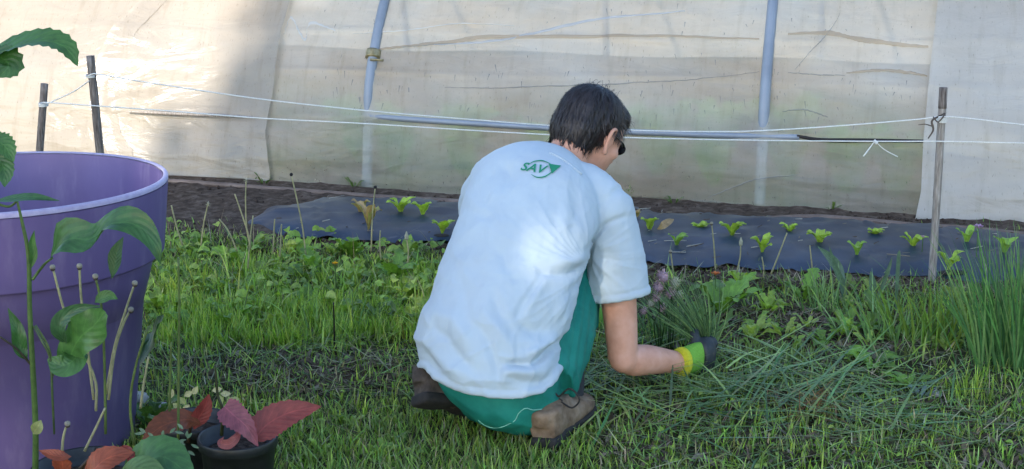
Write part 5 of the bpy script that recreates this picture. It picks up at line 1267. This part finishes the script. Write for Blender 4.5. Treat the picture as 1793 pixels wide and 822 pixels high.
# --- the print between the shoulders: SAV inside a swoosh ending in a green triangle
cu = bpy.data.curves.new('t', 'FONT'); cu.body = 'SAV'; cu.size = 1; cu.shear = .35; cu.offset = .018; cu.resolution_u = 4
to = bpy.data.objects.new('t', cu); link(to); dg = bpy.context.evaluated_depsgraph_get(); tm = bpy.data.meshes.new_from_object(to.evaluated_get(dg)); bpy.data.objects.remove(to)
tb = bmesh.new(); tb.from_mesh(tm); bmesh.ops.triangulate(tb, faces=tb.faces)
for _ in range(2): bmesh.ops.subdivide_edges(tb, edges=[e for e in tb.edges if e.calc_length() > .12], cuts=1)
xs_ = [v.co.x for v in tb.verts]; ys_ = [v.co.y for v in tb.verts]
x0, x1, y0, y1 = min(xs_), max(xs_), min(ys_), max(ys_)
def logo_pt(u, v):   # u right, v up in logo units -> pixel on the back, slanting slightly down to the right
    return 911+u*47+v*3.0, 299.5-v*14.5+u*7.0
def to_shirt(u, v, off=.0028):
    x, y = logo_pt(u, v); return on_surface(stree, x, y, off)
V = []
for v in tb.verts:
    q = to_shirt((v.co.x-x0)/(x1-x0), (v.co.y-y0)/(y1-y0)); V.append(tuple(q) if q else (0, 0, -1))
mb = MB(); mb.add(V, [tuple(v.index for v in f.verts) for f in tb.faces]); tb.free()
def strip(pts, wd_):
    C = spline([Vector((x, y, 0)) for x, y in pts], 22); V = []
    for i, c in enumerate(C):
        t = (C[min(i+1, 22)]-C[max(i-1, 0)]).normalized(); s = Vector((-t.y, t.x, 0))*wd_*max(.25, math.sin(math.pi*(.08+.84*i/22)))
        for q in (c-s, c+s):
            z = on_surface(stree, q.x, q.y, .0028); V.append(tuple(z) if z else (0, 0, -1))
    mb.add(V, [(2*i, 2*i+1, 2*i+3, 2*i+2) for i in range(22)])
strip([(924, 291), (934, 285), (946, 283), (955, 285), (966, 290)], 1.0)
strip([(930, 307), (940, 312), (953, 311), (963, 305), (972, 297)], 1.1)
tri = [(961, 288.5), (982, 292), (963, 308), (971, 296)]
V = []
for i in range(7):
    for j in range(7-i):
        A_, B_, C_ = (960.5, 288.5), (982, 292), (966, 306); u, v = i/6, j/6
        x = A_[0]*(1-u-v)+B_[0]*u+C_[0]*v; y = A_[1]*(1-u-v)+B_[1]*u+C_[1]*v; z = on_surface(stree, x, y, .003); V.append(tuple(z) if z else (0, 0, -1))
Fc = []; idx = {}; n_ = 0
for i in range(7):
    for j in range(7-i): idx[i, j] = n_; n_ += 1
for i in range(6):
    for j in range(6-i):
        Fc.append((idx[i, j], idx[i+1, j], idx[i, j+1]))
        if i+j < 5: Fc.append((idx[i+1, j], idx[i+1, j+1], idx[i, j+1]))
mb.add(V, Fc); mb.build('printed_logo', M['logo'], sh, False)

# --- gloved right hand closed round the bunch
bunch = haR+Vector((-.004, .016, 0))
def hand(center, fdir, updir, sgn, nm):
    """fdir: forearm direction into the hand; the fingers curl round a vertical bundle"""
    f = fdir.normalized(); u = updir.normalized(); s = f.cross(u).normalized(); u = s.cross(f).normalized()
    Q = lambda a, b, c: center + f*a - s*b*sgn + u*c
    f = f*1.12; s = s*1.1; u = u*1.14
    kn = MB(); loft(kn, [(Q(-.052, 0, 0), s*.027, u*.031), (Q(-.035, 0, 0), s*.029, u*.034), (Q(-.012, -.004, 0), s*.025, u*.040), (Q(.014, -.006, 0), s*.022, u*.042)], 24)
    km = voxel(kn, .004, 3); g = finish(nm, km, M['glove_knit'], person)
    cf = MB(); loft(cf, [(Q(-.055, 0, 0), s*.028, u*.033), (Q(-.051, 0, 0), s*.0305, u*.0355), (Q(-.046, 0, 0), s*.0305, u*.0355), (Q(-.042, 0, 0), s*.028, u*.033)], 24, n=10); cf.build('glove_cuff', M['glove_cuff'], g)
    rb = MB(); loft(rb, [(Q(-.002, -.006, 0), s*.030, u*.038), (Q(.008, -.006, 0), s*.033, u*.046), (Q(.028, -.006, .001), s*.032, u*.047), (Q(.042, -.004, .001), s*.024, u*.042)], 24)
    # four fingers folding round: knuckles in a row along u
    for k, (c, L, r) in enumerate([(.031, .9, .0105), (.010, 1.0, .011), (-.012, .94, .0105), (-.032, .78, .0092)]):
        limb(rb, [Q(.022, -.012, c*.95), Q(.040, -.014, c), Q(.054, .004, c-.002), Q(.053, .028*L, c-.003), Q(.036, .040*L, c-.004), Q(.018, .034*L, c-.004)], [r*1.2, r*1.3, r*1.25, r*1.15, r*1.05, r*.9], 26, 12)
    # thumb leaves the side of the palm near its base and closes over the fingers
    limb(rb, [Q(.0, .004, .030), Q(.012, .022, .046), Q(.030, .038, .045), Q(.052, .050, .030)], [.013, .0125, .0115, .010], 20, 12)
    rm = voxel(rb, .0026, 3); finish('coated_fingers', rm, M['glove_rubber'], g)
    return g
hand(haR+Vector((-.014, -.006, .004)), (haR-wrR)*1.0+Vector((.0, .022, .0)), Vector((0, -.25, 1)), 1, 'glove')
hand(wrL+Vector((.05, .01, -.01)), Vector((1, .1, -.1)), Vector((0, .2, 1)), 1, 'glove')

# --- boots
def boot(heel, toe, up_, ankle, label, mat_=None):
    """heel and toe: points on the sole"""
    f = (toe-heel); L = f.length; f.normalize(); u = (up_-f*up_.dot(f)).normalized(); s = f.cross(u).normalized()
    Q = lambda a, b, c: heel + f*a*L + s*b + u*c
    up = MB()
    loft(up, [(Q(.03, 0, .045), s*.030, u*.034), (Q(.12, 0, .050), s*.036, u*.044), (Q(.32, 0, .050), s*.038, u*.046), (Q(.55, 0, .042), s*.045, u*.036), (Q(.78, 0, .034), s*.048, u*.028), (Q(.94, 0, .030), s*.036, u*.022), (Q(1.0, 0, .028), s*.018, u*.014)], 28, 2.3)
    loft(up, [(Q(.16, 0, .05), s*.036, f*.045), (Q(.16, 0, .085), s*.037, f*.046), (ankle.lerp(Q(.17, 0, .11), .5), s*.041, f*.048)], 24)
    limb(up, [ankle+s*.036, ankle-f*.045+u*.004, ankle-s*.036], [.012], 16, 10); limb(up, [ankle+s*.036, ankle+f*.04, ankle-s*.036], [.012], 16, 10)
    m_ = voxel(up, .0045, 4); a = getv(m_); a += getn(m_)*(fbm(a, 30, 5)*.0022)[:, None]; setv(m_, a); bt = finish('boot', m_, mat_ or M['boot'], person)
    so_ = MB(); loft(so_, [(Q(-.005, 0, .012), s*.022, u*.010), (Q(.03, 0, .012), s*.034, u*.014), (Q(.25, 0, .014), s*.037, u*.015), (Q(.42, 0, .016), s*.036, u*.011), (Q(.62, 0, .012), s*.048, u*.013), (Q(.85, 0, .014), s*.049, u*.013), (Q(1.0, 0, .020), s*.030, u*.012), (Q(1.03, 0, .024), s*.012, u*.008)], 28, 4)
    m2 = voxel(so_, .004, 1); finish('sole', m2, M['sole'], bt)
    lc = MB()
    for k in range(4):
        a0 = .30+.09*k; h0 = .098-.012*k
        tube(lc, [Q(a0, .026, h0-.010), Q(a0+.02, .0, h0+.002), Q(a0+.03, -.026, h0-.010)], [.0022], 6, 10)
    c = Q(.28, .02, .10)
    tube(lc, [c, c+s*.03+u*.02, c+s*.05-u*.005, c+s*.03-u*.025, c+s*.005-u*.012], [.0022], 6, 20); tube(lc, [c, c-s*.02+u*.018, c-s*.035-u*.01, c-s*.012-u*.01], [.0022], 6, 16)
    lc.build('lace', M['lace'], bt); return bt
hR = G(950, 788, .004); tR = hR+Vector((.105, .25, .0))
boot(hR, tR, Vector((-.12, .0, 1)), W(978, 700, 3.18), 'r')
hL = W(732, 708, 3.09); tL = G(852, 744, .006)+Vector((.02, .05, 0))
boot(hL, tL, Vector((-.12, .62, 1)), W(762, 660, 3.20), 'l', M['boot_dark'])
mb = MB(); limb(mb, [W(985, 716, 3.2), W(992, 690, 3.21), knR.lerp(anR, .72)], [.039, .041, .044], 12); mb.build('sock', M['sock'], person)
mb = MB(); limb(mb, [W(768, 674, 3.21), W(780, 662, 3.24), knL.lerp(anL, .72)], [.039, .041, .044], 12); mb.build('sock', M['sock'], person)

# bunch of chives held in the hand, still rooted below
root = empty('chive_bunch', Vector((bunch.x, bunch.y, 0)), 'bunch of chive leaves gripped in the green glove, fanning out above it', 'chives'); mb = MB()
for i in range(95):
    r0 = random.uniform(0, .017); t0 = random.uniform(0, 6.28); c = bunch+Vector((.028+math.cos(t0)*r0, .020+math.sin(t0)*r0, 0)); o = Vector((math.cos(t0), math.sin(t0), 0))*r0
    top_ = c+Vector((-.035-random.uniform(-.04, .13)+o.x*3, random.uniform(-.05, .08)+o.y*3, random.uniform(.08, .23))); low = Vector((c.x+o.x*1.6+.01, c.y+o.y*1.6-.01, .0))
    w_ = random.uniform(.0011, .0019); tube(mb, [low, c, c.lerp(top_, .5)+Vector((.008, 0, .008)), top_], [w_, w_, w_*.9, w_*.3], 4, 9, col=np.array(random.choice([(.18, .32, .13), (.12, .24, .10), (.26, .40, .16), (.09, .18, .07)]))*random.uniform(.8, 1.2), cap=False)
mb.build('leaves', M['grass'], root)
